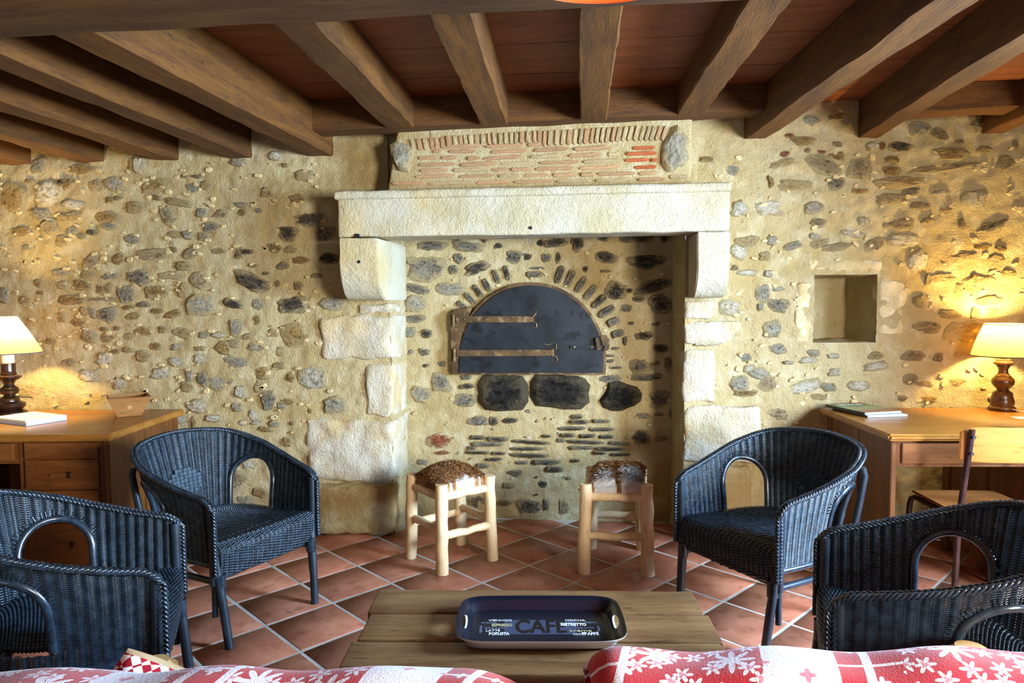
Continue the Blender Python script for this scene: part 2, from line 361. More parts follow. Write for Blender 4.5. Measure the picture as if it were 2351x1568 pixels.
# ------------------------------------------------------------------ the stone wall in three stretches
class Wall:
    def __init__(self, name, ox, oy, ang, x0, x1, label, xs=None, hole=None, seed=0.0, amp=0.010, returns=()):
        self.o = np.array([ox, oy, 0.0]); self.a = ang; self.d = np.array([math.cos(ang), math.sin(ang), 0]); self.n = np.array([math.sin(ang), -math.cos(ang), 0])
        st = 0.016; zs = np.linspace(0, 2.47, 155)
        xs = np.linspace(x0, x1, int((x1-x0)/st)+1)
        if hole:
            hx0, hx1, hz0, hz1 = hole
            xs = np.concatenate([np.linspace(x0, hx0, 46), np.linspace(hx0, hx1, 22)[1:], np.linspace(hx1, x1, 50)[1:]])
            zs = np.concatenate([np.linspace(0, hz0, 72), np.linspace(hz0, hz1, 25)[1:], np.linspace(hz1, 2.47, 60)[1:]])
        V = np.array([[(x, self.disp(x, z, seed, amp), z) for x in xs] for z in zs]); nx = len(xs); nzn = len(zs); Q = []
        for j in range(nzn-1):
            for i in range(nx-1):
                if hole and hx0-1e-6 <= xs[i] < hx1-1e-6 and hz0-1e-6 <= zs[j] < hz1-1e-6: continue
                Q.append((j*nx+i, j*nx+i+1, (j+1)*nx+i+1, (j+1)*nx+i))
        V = list(V.reshape(-1, 3))
        for (rx, y0, y1, flip) in returns:     # reveals that turn into the hearth
            b = len(V); ys = np.linspace(y0, y1, 12)
            for z in zs:
                for y in ys: V.append(np.array((rx+0.006*nz((rx, y, z), 14, seed), y, z)))
            for j in range(nzn-1):
                for i in range(11):
                    q = (b+j*12+i, b+j*12+i+1, b+(j+1)*12+i+1, b+(j+1)*12+i); Q.append(q if not flip else q[::-1])
        me = fast_mesh(name, np.array(V), np.array(Q), M['mortar'], True)
        self.ob = struct(obj(name, me, None, (ox, oy, 0), (0, 0, ang)), label)
    def disp(self, x, z, seed, amp):
        p = (x, seed, z); return -(amp*nz(p, 4.5, seed)+0.85*amp*nz(p, 13, seed+2)+0.6*amp*nz(p, 31, seed+4)+0.3*amp*nz(p, 62, seed+6)) - 0.05*max(0, 0.16-z)**1.0
    def loc(self, px, py):
        p = at_plane(px, py, self.o, self.n); return np.array([(p-self.o) @ self.d, p[2]])
WL = Wall('wall_back_left', -1.13, -0.17, 0.0, -2.9, 0.0, 'rubble stone wall left of the fireplace', seed=1.0, returns=[(0.0, 0.0, 0.36, False)])
WRo = np.array([0.555, -0.15]); WRa = math.atan(0.10)
class _t: pass
_w = _t(); _w.o = np.array([*WRo, 0.0]); _w.d = np.array([math.cos(WRa), math.sin(WRa), 0]); _w.n = np.array([math.sin(WRa), -math.cos(WRa), 0])
nl = [Wall.loc(_w, *p) for p in ((1866, 634), (2014, 627), (1870, 790), (2012, 783))]
NICHE = ((nl[0][0]+nl[2][0])/2, (nl[1][0]+nl[3][0])/2, (nl[2][1]+nl[3][1])/2, (nl[0][1]+nl[1][1])/2)
WR = Wall('wall_back_right', WRo[0], WRo[1], WRa, 0.0, 2.32, 'rubble stone wall right of the fireplace with a small niche', hole=NICHE, seed=5.0, returns=[(0.0, 0.0, 0.36, True)])
WM = Wall('wall_back_middle', -0.3, 0.17, 0.0, -0.9, 0.9, 'sooty stone wall at the back of the hearth around the oven', seed=9.0)
# niche interior
hx0, hx1, hz0, hz1 = NICHE; nd = 0.30
t = MB(); n5 = 5
t.put([(hx0, 0, hz0), (hx1, 0, hz0), (hx1, 0, hz1), (hx0, 0, hz1), (hx0+0.02, nd, hz0+0.0), (hx1-0.03, nd, hz0+0.01), (hx1-0.03, nd, hz1-0.01), (hx0+0.02, nd, hz1-0.02)],
      [(4, 5, 6, 7), (0, 1, 5, 4), (1, 2, 6, 5), (2, 3, 7, 6), (3, 0, 4, 7)])
bm = bmesh.new(); me0 = t.mesh('niche_lining', M['mortar'], recalc=False); bm.from_mesh(me0)
bmesh.ops.subdivide_edges(bm, edges=bm.edges[:], cuts=9, use_grid_fill=True)
for v in bm.verts:
    if v.co.y > 0.01: v.co += Vector((nz(v.co, 9, 1), nz(v.co, 9, 2), nz(v.co, 9, 3)))*0.012
bm.to_mesh(me0); bm.free(); obj('niche_lining', me0, WR.ob)

def stone_mesh(seed, square, mat):
    rnd = random.Random(seed); n = 14; ph = rnd.uniform(0, 6.28); ws = [rnd.uniform(-1, 1) for _ in range(3)]
    out = []
    for i in range(n):
        t = 2*math.pi*i/n; c, s = math.cos(t), math.sin(t)
        k = (abs(c)**square+abs(s)**square)**(-1.0/square)
        jt = 0.05 if square >= 5 else 0.15; k *= 1+0.13*ws[0]*math.sin(2*t+ph)*(jt > .1)+0.12*ws[1]*math.sin(3*t+2*ph)*(jt > .1)+rnd.uniform(-jt, jt)
        out.append((c*k, s*k))
    vs = []; mx = rnd.uniform(-0.25, 0.25); mz = rnd.uniform(-0.25, 0.25)
    for f, d in ((1.06, 0.7), (0.97, -0.35), (0.72, -0.85)):
        for (x, z) in out: vs.append((x*f+mx*(1-f), d+rnd.uniform(-0.22, 0.22)*(1 if f < 1.0 else 0), z*f+mz*(1-f)))
    vs.append((mx*0.4, -1.0+rnd.uniform(-.1, .1), mz*0.4)); fs = []
    for r_ in range(2):
        for i in range(n): fs.append((r_*n+i, r_*n+(i+1) % n, (r_+1)*n+(i+1) % n, (r_+1)*n+i))
    for i in range(n): fs.append((2*n+i, 2*n+(i+1) % n, 3*n))
    b = MB(); b.put(vs, fs); return b.mesh('stone', SM[mat], smooth=True, sharp=48, recalc=False)
_sc = {}
def get_stone(mat, k, square):
    key = (mat, k, square)
    if key not in _sc: _sc[key] = stone_mesh(hash((ord(mat), k, int(square*10))) % 9973, square, mat)
    return _sc[key]
def lay(wall, text, ox, oy, s, square=2.7, name='stone', depth=(0.009, 0.018)):
    for ent in text.split(';'):
        ent = ent.strip()
        if not ent: continue
        q = ent.split(','); x, y, w, h = [float(v) for v in q[:4]]; a = float(q[4]); c = q[5].strip()
        px, py = ox+x/s, oy+y/s
        l = wall.loc(px, py); r = wall.loc(px+w/s/2, py); u = wall.loc(px, py-h/s/2)
        sx = abs(r[0]-l[0])*1.04; sz = abs(u[1]-l[1])*1.04
        dp = random.uniform(*depth)*(1.25 if c in 'dDk' else 1.0)
        o = obj(name, get_stone(c, random.randrange(6), square if square != 2.7 else random.choice((2.0, 2.8, 4.0))), wall.ob, (l[0], 0.002, l[1]), (0, rad(a), 0), (sx, dp, sz))
def scatter(wall, x0, x1, z0, z1, n, mats, seed, smin=0.007, smax=0.02, avoid=None):
    """the small chips between the stones, joined"""
    rnd = random.Random(seed); vs = []; fs = []; mi = []
    for _ in range(n):
        x = rnd.uniform(x0, x1); z = rnd.uniform(z0, z1)
        if avoid and avoid(x, z): continue
        w = rnd.uniform(smin, smax)*1.4; h = w*rnd.uniform(0.4, 0.8); a = rnd.gauss(0, 0.3); k = rnd.randrange(len(mats)); b = len(vs); m_ = 8
        for f, d in ((1.1, 0.012), (0.7, -0.009)):
            for i in range(m_):
                t = 2*math.pi*i/m_; rr = f*rnd.uniform(0.8, 1.15); xx, zz = w*rr*math.cos(t), h*rr*math.sin(t)
                vs.append((x+xx*math.cos(a)-zz*math.sin(a), d, z+xx*math.sin(a)+zz*math.cos(a)))
        fs += [(b+i, b+(i+1) % m_, b+m_+(i+1) % m_, b+m_+i) for i in range(m_)]+[tuple(b+m_+i for i in range(m_))]; mi += [k]*(m_+1)
    t = MB(); t.v = vs; t.f = fs; t.mi = mi
    o = obj('stone_chips', t.mesh('stone_chips', [SM[c] for c in mats], smooth=True, sharp=35, recalc=False), wall.ob); o['kind'] = 'stuff'; return o
S = 2.936
A_ = """265,1115,100,100,0,g;555,1140,180,80,0,o;880,1110,40,110,0,o;940,1110,80,130,0,w;1610,1090,110,70,10,g;1860,1050,90,70,0,w;1330,1190,70,30,0,b;1240,1190,60,25,0,b;1925,1115,40,30,0,o;
85,1330,190,200,0,o;325,1300,190,190,0,w;460,1240,80,70,-20,o;420,1230,40,40,0,d;200,1220,60,30,0,b;650,1255,120,90,0,t;765,1245,120,110,0,g;1040,1255,180,90,-15,o;1300,1270,80,80,0,g;1390,1250,90,60,0,t;
740,1350,60,50,0,o;800,1335,60,30,0,b;1060,1335,60,40,10,o;1200,1365,180,50,15,t;910,1400,140,80,0,t;280,1445,120,90,0,g;500,1380,170,70,0,w;480,1460,180,70,0,t;725,1465,150,80,0,o;1130,1450,80,120,-25,b;1360,1435,70,70,0,g;1485,1445,110,60,0,b;1620,1380,80,40,0,g;1635,1435,60,50,0,o;1740,1420,45,40,0,g;2080,1480,180,90,0,d;320,1530,90,60,0,o;2000,1340,110,60,0,t;1800,1300,90,60,0,t;2150,990,180,70,0,b;2050,1180,120,70,0,t"""
D_ = """145,95,135,80,0,o;335,65,120,90,0,b;415,155,90,80,0,t;480,95,90,60,-20,g;620,100,70,40,15,d;550,125,70,40,0,g;730,60,100,50,0,g;890,145,110,70,0,g;1170,115,90,60,0,t;1140,15,100,40,0,o;1265,115,70,60,0,g;1420,65,120,60,0,m;1370,125,80,60,0,b;1940,105,140,100,10,d;2190,110,140,90,0,m;1670,230,80,40,0,d;1615,240,60,90,15,b;1850,205,100,60,15,b;1960,215,90,60,0,t;
200,200,90,40,0,g;610,300,120,100,-15,b;800,275,90,80,-25,o;1040,245,190,90,0,b;1290,235,110,80,0,b;1480,225,90,50,0,t;1240,325,130,60,0,t;2220,275,140,80,0,d;2030,285,120,50,0,o;1910,325,80,50,0,g;1700,320,60,30,0,o;1170,215,50,40,0,o;
410,370,120,40,5,g;740,395,110,35,-10,g;590,385,100,50,0,t;940,405,150,110,0,m;885,395,60,60,0,g;1150,390,140,60,0,t;1345,420,130,110,10,b;1700,430,260,110,22,d;1870,445,40,50,0,b;2010,460,60,60,0,b;2140,390,80,40,0,b;1790,375,50,25,0,b;
260,440,60,50,20,o;560,455,140,70,8,o;680,480,60,60,0,o;735,470,60,60,0,t;850,515,125,130,0,m;1055,500,160,80,0,o;1240,490,70,110,0,t;275,505,60,25,0,o;420,455,80,60,0,t;
480,555,200,70,0,o;690,550,180,30,0,b;35,520,70,120,0,g;170,555,100,60,0,t;970,585,90,40,0,m;1350,590,200,130,0,g;1575,580,130,60,15,d;1740,580,100,80,0,g;1970,590,200,110,0,d;2240,580,170,90,0,g;870,605,80,30,0,o;1060,630,80,40,0,o;
720,650,150,110,0,m;630,640,40,80,0,g;570,630,60,60,0,t;900,665,120,50,-5,o;1170,650,120,50,-10,o;525,705,100,60,0,o;425,670,60,80,0,t;
700,750,60,30,0,o;790,745,50,30,0,o;600,800,110,80,20,b;970,765,120,70,0,o;1095,755,60,50,0,o;1235,775,140,70,15,t;1590,740,100,110,0,g;1380,790,80,50,0,g;1470,790,90,40,0,w;1670,800,60,40,0,t;350,830,80,40,0,t;730,810,100,60,0,t;870,800,80,50,0,t;1740,690,40,60,0,o;1840,780,80,50,0,t;
1990,790,190,180,15,o;1510,880,110,90,0,o;1570,850,80,60,0,b;1730,875,110,60,10,g;1050,865,70,50,0,o;1190,870,80,40,-10,w;1350,880,80,40,0,t;870,890,80,40,0,t;780,900,60,40,0,o;1890,900,70,70,0,t;
710,950,130,90,0,w;960,930,110,80,0,t;1185,970,110,70,0,w;1350,950,90,70,0,w;1600,975,190,80,5,g;1880,1000,90,50,0,t;470,975,100,60,0,t;
1080,1050,140,80,0,w;1280,1065,60,80,0,g;1370,1090,90,100,0,m;1470,1110,120,110,15,g;1770,1040,90,90,0,o;1960,1080,60,60,0,o;2110,1080,200,200,-20,g;1550,1100,60,50,0,b;610,1060,140,90,0,w;1260,1140,100,70,0,t;
200,1165,180,90,0,t;800,1120,80,80,0,w;1750,1140,80,80,0,t;1810,1230,100,150,0,m;1620,1170,80,90,0,w;1900,1270,60,60,0,g;1940,1240,100,50,0,o;2260,1260,170,110,0,g;1330,1270,140,90,0,w;1600,1275,70,60,0,g;1710,1330,60,80,0,w;2090,1300,40,40,0,o;
1210,1360,100,60,0,w;1440,1350,120,50,0,w;1640,1385,60,40,0,w;1730,1380,80,30,-10,w;1850,1390,80,40,0,g;1970,1385,40,30,0,b;1790,1425,100,40,10,o;1940,1510,60,60,0,o;1310,1380,40,80,0,o;1600,1760,140,110,0,b;1750,1850,90,60,10,o;1650,1910,130,80,0,g;1680,1660,90,60,0,w"""
lay(WL, A_, 0, 0, S); lay(WL, D_, 0, 500, S)
F_ = """490,155,160,70,0,t;430,230,110,90,30,w;650,155,70,70,0,g;600,260,80,70,0,t;790,190,130,50,-20,g;960,30,110,50,0,b;1265,20,70,50,0,w;1200,110,180,45,10,w;935,125,70,40,0,w;970,170,130,60,-25,t;1090,195,220,55,-8,b;1340,180,150,100,-10,b;1530,45,170,80,0,t;1540,150,210,100,0,w;1630,290,150,130,-30,w;1930,50,50,80,0,b;2130,60,160,60,0,b;2060,200,130,40,0,o;2190,210,80,40,0,o;1930,265,200,60,-5,t;2160,280,120,60,0,t;1700,420,50,80,0,t;1800,410,170,80,0,t;2010,400,60,30,-20,o;2030,450,250,120,-15,t;2240,380,140,70,0,t;1900,500,80,120,20,t;2100,560,200,70,-10,t;480,370,130,40,0,w;625,375,60,50,0,w;400,340,50,40,0,b;590,510,100,140,0,g;690,590,150,90,10,m;690,480,80,30,0,w;570,600,50,50,0,g;370,600,150,110,0,w;660,750,120,120,-15,g;690,885,120,80,0,g;470,940,90,60,0,g;760,975,75,25,0,w;900,960,130,40,0,w;930,910,90,50,0,g;1060,930,90,40,0,w;
430,1120,130,120,0,g;560,1050,150,90,0,g;620,1120,110,100,0,b;500,1020,70,60,0,w;470,1180,160,50,0,o;870,1140,240,90,-10,w;1030,1140,110,60,0,g;1235,1130,150,70,0,w;1350,1000,160,60,-10,w;1350,930,90,60,0,t;1600,930,150,70,0,b;1770,940,60,70,0,b;1070,1040,80,50,0,w;1700,740,180,90,0,b;1960,770,270,150,0,b;1650,560,90,90,0,t;1840,650,170,60,5,t;2020,640,60,70,0,t;2130,640,90,60,0,t;1580,1090,110,70,-20,b;1680,1120,100,40,0,t;960,1210,120,50,0,t;700,1320,140,90,0,b;1900,1110,120,60,0,t;1700,1220,130,40,0,o;1530,1215,70,40,0,b"""
C_ = """910,810,130,80,0,g;1080,790,120,40,0,o;770,915,60,30,0,r;860,950,170,60,0,o;1090,975,70,40,0,b;1330,985,90,60,0,w;1395,985,40,60,0,r;1510,990,170,70,5,d;1650,870,140,100,0,g;1780,910,150,90,30,b;2030,850,90,90,0,b;735,1040,70,45,-15,r;985,1025,70,25,8,r;1085,1050,120,60,0,o;890,1015,40,40,0,b;1000,1110,270,110,25,b;1240,1140,150,160,0,b;1455,1080,120,60,0,o;1450,1155,130,70,0,o;1850,1035,250,90,0,o;1910,960,70,40,0,b;2080,1010,100,60,0,t;2220,1100,130,110,0,b;1800,1130,480,60,-5,b;720,1100,170,60,-10,t;210,1075,90,40,0,o;380,1145,110,80,0,g;640,1225,40,80,-15,o;800,1250,240,70,0,t;1085,1240,110,80,0,m;1240,1290,120,40,0,o;1500,1230,370,80,-3,t;1590,1290,100,60,0,m;1790,1300,130,30,0,w;1450,1340,200,70,0,b;2010,1345,170,130,0,w;640,1400,200,110,0,w;430,1410,120,110,0,w;930,1400,140,80,0,g;1650,1390,140,60,0,b;1820,1420,90,50,0,t;960,1500,110,70,0,g;1265,1490,90,70,0,w;1510,1510,190,90,-8,b;2140,1530,200,50,-20,m;2290,980,40,90,0,b;1700,1490,80,50,0,t"""
lay(WR, F_, 1551, 500, S); lay(WR, C_, 1551, 0, S)
E_ = """620,190,190,70,0,m;790,140,60,40,0,m;865,195,180,70,8,m;975,145,50,50,0,d;1070,190,55,40,0,d;1350,170,60,50,0,d;1450,170,160,60,-5,d;1605,175,80,100,-20,d;1770,130,80,60,0,d;1930,145,90,50,0,m;2040,125,150,80,0,d;2185,135,50,70,0,d;800,275,70,70,0,m;575,340,260,150,8,m;1175,265,130,80,0,m;1265,265,60,60,0,d;1390,270,60,60,0,m;1475,270,30,70,0,d;1790,265,160,80,10,d;2070,295,240,110,0,d;765,350,60,70,0,m;925,340,160,80,-15,d;1655,345,40,40,0,d;1790,360,80,20,0,b;2110,465,250,90,-15,d;1860,495,140,120,20,d;520,480,170,60,12,m;740,480,210,90,0,g;1950,490,50,30,0,d;2010,550,90,30,0,m;2160,580,150,130,0,k;1930,610,80,60,0,m;510,580,150,100,0,g;510,680,130,50,0,m;470,770,100,70,0,g;585,780,80,60,0,d;1845,705,40,30,0,m;1965,710,40,25,0,m;2130,715,60,20,-15,b;2050,795,120,60,0,d;1925,830,25,60,0,m;570,905,70,50,0,m;480,905,40,30,0,g;580,995,40,25,0,m;690,985,50,40,0,m;1860,880,60,20,0,b;1820,930,60,20,0,b;1820,965,60,25,0,m;2160,880,110,60,0,d;2020,1000,130,90,-10,m;2120,985,70,30,-20,b;2210,980,50,90,0,b;1860,1010,90,20,0,m;2060,1075,220,50,0,m;1820,1085,150,60,0,m;680,1110,120,120,0,m;545,1190,150,110,15,g;850,1075,70,40,0,m;860,1135,100,40,0,d;840,1230,140,90,0,m;
2150,1220,140,100,0,m;2050,1335,90,40,0,g;2240,1320,60,60,0,g;2150,1325,60,30,0,b;940,1370,150,70,0,m;1040,1370,60,60,0,d;1150,1365,120,40,-5,d;670,1500,170,110,0,r;2030,1480,120,100,0,k;2160,1490,80,40,0,b;560,1648,80,50,0,g;1180,1718,120,50,0,m;1370,1793,60,50,0,d;1140,1803,80,40,0,b;930,1918,130,90,0,m;1110,1923,110,40,0,b;1280,1948,160,110,0,k;1390,1938,40,80,0,m;1510,1958,80,120,0,b;1890,1888,60,25,0,m;690,1583,120,30,0,r"""
lay(WM, E_, 780, 500, S)
lay(WM, "1105,1180,320,235,0,D;1480,1170,390,225,4,D", 780, 500, S, 8.0, 'stone', (0.03, 0.034))
lay(WM, "1890,1210,260,190,10,D", 780, 500, S, 2.4, 'stone', (0.03, 0.034))
FB = """1600,1340,80,30;1615,1375,130,30;1760,1370,120,25;1565,1420,180,25;1770,1425,170,25;1535,1465,110,25;1670,1470,110,25;1795,1475,100,25;1395,1470,60,20;930,1480,110,30;1065,1490,150,30;1290,1510,260,25;1490,1500,60,30;1655,1510,250,22;1880,1520,140,25;990,1525,220,32;1260,1555,230,25;1630,1550,180,25;1820,1555,200,25;890,1550,60,28;930,1580,170,20;1070,1585,100,20;1280,1600,270,30;1040,1625,120,20;965,1670,90,35;1225,1650,90,25;1390,1645,200,32;1450,1693,120,38;1590,1635,60,22;1750,1582,90,20;1890,1595,140,20"""
lay(WM, ';'.join(e+',%d,%s' % (random.randint(-3, 3), random.choice('mkd')) for e in FB.split(';')), 780, 500, S, 7.0, 'brick', (0.016, 0.024))
vo = []
for a in (17, 25, 33, 41, 49, 57, 65, 72): vo.append((a, 206, 42 if a > 28 else 30, 17))
for a in (106, 113, 121, 128, 135, 142, 150): vo.append((a, 200 if a > 118 else 207, 34, 13))
lay(WM, ';'.join('%.1f,%.1f,%d,%d,%d,%s' % (1221+r*math.cos(rad(a)), 826-r*math.sin(rad(a)), ln, th, -a, random.choice('kmdm')) for a, r, ln, th in vo), 0, 0, 1.0, 7.0, 'brick', (0.016, 0.022))
lay(WM, "1226,630,38,15,0,m;1232,616,36,8,0,g", 0, 0, 1.0, 7.0, 'brick')
scatter(WL, -2.8, -0.35, 0.45, 2.2, 420, 'tobgw', 3)
scatter(WR, 0.15, 2.2, 0.5, 2.2, 260, 'tobgw', 4, avoid=lambda x, z: hx0-.05 < x < hx1+.05 and hz0-.05 < z < hz1+.05)
scatter(WM, -0.83, 0.83, 0.05, 1.7, 130, 'mgbk', 5, 0.006, 0.015)
# dressed stones framing the niche
NS = [((hx0-0.105, hx0-0.008), (hz0-0.02, hz1-0.04)), ((hx1+0.008, hx1+0.16), (hz0+0.04, hz1-0.03)), ((hx0-0.04, hx1+0.03), (hz1+0.008, hz1+0.085))]
for k, ((a, b), (c, d)) in enumerate(NS):
    rough_block('niche_stone', a, b, -0.006, 0.10, c, d, M['nichestone'], WR.ob, 0.03, 0.016, 0.03, 14, 40+k*7, fine=0.005)

# ------------------------------------------------------------------ the other walls, out of the picture, with the windows that light the room
def plain_wall(name, x0, x1, y0, y1, label, holes=()):
    """axis-aligned wall slab with rectangular openings (holes along its long axis)"""
    t = MB(); along_x = (x1-x0) > (y1-y0); a0, a1 = (x0, x1) if along_x else (y0, y1)
    cuts = sorted(holes); cur = a0
    def seg(p, q, z0, z1):
        if q-p < 1e-4 or z1-z0 < 1e-4: return
        t.box(p, q, y0, y1, z0, z1) if along_x else t.box(x0, x1, p, q, z0, z1)
    for (p, q, z0, z1) in cuts:
        seg(cur, p, 0, 2.47); seg(p, q, 0, z0); seg(p, q, z1, 2.47); cur = q
    seg(cur, a1, 0, 2.47)
    return struct(t.build(name, M['plaster']), label)
plain_wall('wall_left', -4.12, -3.98, -6.3, 0.1, 'plastered side wall on the left')
plain_wall('wall_right', 2.82, 2.98, -6.3, 0.3, 'plastered side wall on the right with two windows', [SIDEWIN, DOORWIN])
plain_wall('wall_front', -4.12, 2.98, -6.36, -6.2, 'plastered wall behind the sofa with two windows', WINS)
def glazing(name, horiz, pos, a0, a1, z0, z1, label):
    fr = MB(); w = 0.05
    def bar(p, q, r0, r1):
        fr.box(p, q, pos-0.03, pos+0.03, r0, r1) if horiz else fr.box(pos-0.03, pos+0.03, p, q, r0, r1)
    bar(a0, a0+w, z0, z1); bar(a1-w, a1, z0, z1); bar((a0+a1)/2-0.025, (a0+a1)/2+0.025, z0+w, z1-w); bar(a0+w, a1-w, z0, z0+w); bar(a0+w, a1-w, z1-w, z1)
    return struct(fr.build(name, M['cream']), label)
glazing('window_1', True, -6.3, *WINS[0], 'white casement behind the camera, on the left'); glazing('window_2', True, -6.3, *WINS[1], 'white casement behind the camera, on the right')
glazing('window_3', False, 2.93, *SIDEWIN, 'white casement in the right wall behind the camera')
glazing('window_4', False, 2.93, *DOORWIN, 'white casement in the right wall near the desk')

# ------------------------------------------------------------------ ceiling: boards, joists, trimmers and the big beam
ZC = 2.46
ceil = struct(MB().box(-4.1, 3.0, -6.4, 0.6, ZC+0.03, ZC+0.08).build('ceiling', M['plank']), 'timber ceiling of reddish boards on old oak joists')
yb = 0.30; k = 0
while yb > -3.0:
    w = random.uniform(0.17, 0.24); t = MB().box(-4.0, 2.9, yb-w+0.004, yb, ZC+random.uniform(0, 0.003), ZC+0.03)
    t.build('plank', M['plank'], ceil); yb -= w; k += 1
def joist(x0n, x1n, yn, x0f, x1f, yf, zb, zt=ZC+0.002, name='joist', mat='joist', zbf=None):
    """a hewn timber between a near-wall end and a far end; slightly waney"""
    zbf = zbf if zbf is not None else zb; n = 26; vs = []; sd = random.uniform(0, 50)
    prof = [(0.0, 1.0), (0.0, 0.5), (0.0, 0.06), (0.05, 0.0), (0.5, 0.0), (0.95, 0.0), (1.0, 0.06), (1.0, 0.5), (1.0, 1.0)]
    for i in range(n+1):
        u = i/n; a = x0n+(x0f-x0n)*u; b = x1n+(x1f-x1n)*u; y = yn+(yf-yn)*u; z0 = zb+(zbf-zb)*u
        for (p, q) in prof:
            pt = (a+(b-a)*p, y, z0+(zt-z0)*q); j = 0.008 if q < 1 else 0
            vs.append((pt[0]+j*nz(pt, 4, sd)+j*.5*nz(pt, 17, sd), pt[1], pt[2]+j*nz(pt, 5, sd+9)+j*.4*nz(pt, 18, sd)))
    k = len(prof); fs = [(i*k+j, (i+1)*k+j, (i+1)*k+j+1, i*k+j+1) for i in range(n) for j in range(k-1)]
    t = MB().put(vs, fs+[tuple(range(k)), tuple(range(n*k+k-1, n*k-1, -1))])
    return t.build(name, M[mat], ceil, smooth=True, sharp=35)
YF = -2.30
for (x0, x1) in ((-3.49, -3.35), (-3.01, -2.87), (-2.545, -2.40), (-2.075, -1.94)):
    joist(x0, x1, -0.12, x0-0.03, x1-0.03, YF, 2.222)
joist(-1.60, -1.45, -0.12, -1.68, -1.53, YF, 2.222)
joist(-1.06, -0.905, -0.44, -1.03, -0.88, YF, 2.300); joist(-0.552, -0.405, -0.44, -0.49, -0.345, YF, 2.296)
joist(-0.024, 0.11, -0.44, -0.02, 0.125, YF, 2.305); joist(0.466, 0.603, -0.44, 0.53, 0.675, YF, 2.318)
joist(0.868, 0.992, -0.06, 1.055, 1.20, YF, 2.258); joist(1.50, 1.615, 0.0, 1.43, 1.56, YF, 2.262)
joist(2.17, 2.30, 0.05, 2.17, 2.30, YF, 2.283)
def cross(x0, x1, y0, y1, zb0, zb1, name, zt=ZC+0.001, n=40):
    vs = []; sd = random.uniform(0, 50); prof = [(0, 1), (0, .5), (0, .05), (.06, 0), (.5, 0), (.94, 0), (1, .05), (1, .5), (1, 1)]
    for i in range(n+1):
        u = i/n; x = x0+(x1-x0)*u; z0 = zb0+(zb1-zb0)*u
        for (p, q) in prof:
            pt = (x, y0+(y1-y0)*p, z0+(zt-z0)*q); j = 0.007 if q < 1 else 0
            vs.append((pt[0], pt[1]+j*nz(pt, 3, sd), pt[2]+j*nz(pt, 4, sd+5)))
    k = len(prof); fs = [(i*k+j, i*k+j+1, (i+1)*k+j+1, (i+1)*k+j) for i in range(n) for j in range(k-1)]
    return MB().put(vs, fs+[tuple(range(k-1, -1, -1)), tuple(range(n*k, n*k+k))]).build(name, M['beamx'], ceil, smooth=True, sharp=35)
cross(-1.47, 0.93, -0.45, -0.30, 2.298, 2.328, 'trimmer_beam'); cross(1.60, 2.80, -0.33, -0.18, 2.325, 2.335, 'trimmer_beam')
cross(-4.0, 2.85, -2.42, -2.06, 2.215, 2.215, 'main_beam', 2.40, 80)

# ------------------------------------------------------------------ fireplace
fp = thing('stone_fireplace', 'wide white limestone fireplace with corbelled mantel and brick hood', 'fireplace')
lt = rough_block('lintel', -1.335, 0.735, -0.45, -0.19, 1.725, 1.932, M['lime'], fp, 0.012, 0.006, 0.05, 7, 3, fine=0.002)
rough_block('shelf_moulding', -1.352, 0.742, -0.468, -0.17, 1.925, 1.972, M['lime'], fp, 0.018, 0.004, 0.06, 8, 6, fine=0.002)
def corbel(x0, x1, sd, notch_shade=None):
    prof = [(-0.45, 1.72), (-0.452, 1.65), (-0.452, 1.59), (-0.446, 1.54), (-0.432, 1.49), (-0.41, 1.45), (-0.375, 1.412), (-0.33, 1.39), (-0.30, 1.385)]
    nx = 9; vs = []; k = len(prof)
    for i in range(nx):
        u = i/(nx-1); x = x0+(x1-x0)*u
        for (y, z) in prof+[(0.17, 1.385), (0.17, 1.72)]:
            p = (x, y, z); vs.append((x+0.005*nz(p, 9, sd), y+0.006*nz(p, 8, sd+4)*(y < 0), z+0.004*nz(p, 9, sd+7)))
    k = len(prof)+2; fs = [(i*k+j, (i+1)*k+j, (i+1)*k+(j+1) % k, i*k+(j+1) % k) for i in range(nx-1) for j in range(k)]
    t = MB().put(vs, fs+[tuple(range(k)), tuple(range(nx*k-1, (nx-1)*k-1, -1))])
    return t.build('corbel', M['lime'], fp, smooth=True, sharp=45, bevel=0.006)
for (hx_, hy_, Yh) in ((1218, 523, -0.452), (824, 601, -0.453)):
    p_ = at(hx_, hy_, Y=Yh); MB().tube([(p_[0], Yh-0.002, p_[2]), (p_[0], Yh+0.03, p_[2])], 0.009, 14).build('bolt_hole_shade', M['hole_shade'], fp, smooth=True, sharp=50)  # solid dark plugs, the shade of each hole put into the colour
p_ = at(820, 541, Y=-0.452); MB().box(p_[0]-0.016, p_[0]+0.012, -0.455, -0.42, p_[2]-0.011, p_[2]+0.010).build('notch_shade', M['hole_shade'], fp, bevel=0.002)  # dark block painted as the shade of a chipped notch
corbel(-1.332, -1.117, 11); corbel(0.574, 0.738, 19)
def zpx(y, px, Y): return at(px, y, Y=Y)[2]
JB = [(817, 697, 720), (732, 723, 826), (838, 836, 960), (703, 966, 1108), (722, 1113, 1230)]
for i, (xl, yt, ybt) in enumerate(JB):
    xx = at(xl, (yt+ybt)/2, Y=-0.185)[0]; z1 = zpx(yt, 895, -0.185); z0 = max(0.0, zpx(ybt, 895, -0.185))
    rough_block('jamb_stone', xx, -1.121+0.004*(i % 2), -0.186-0.004*(i % 2)-(0.035 if i == 4 else 0), 0.168, z0, z1, M['jamb'] if i < 4 else M['mortar'], fp, 0.03, 0.020, 0.035, 11, 60+9*i, fine=0.008)
JR = [(1640, 690, 733), (1705, 737, 793), (1642, 802, 926), (1745, 932, 1062), (1725, 1067, 1215)]
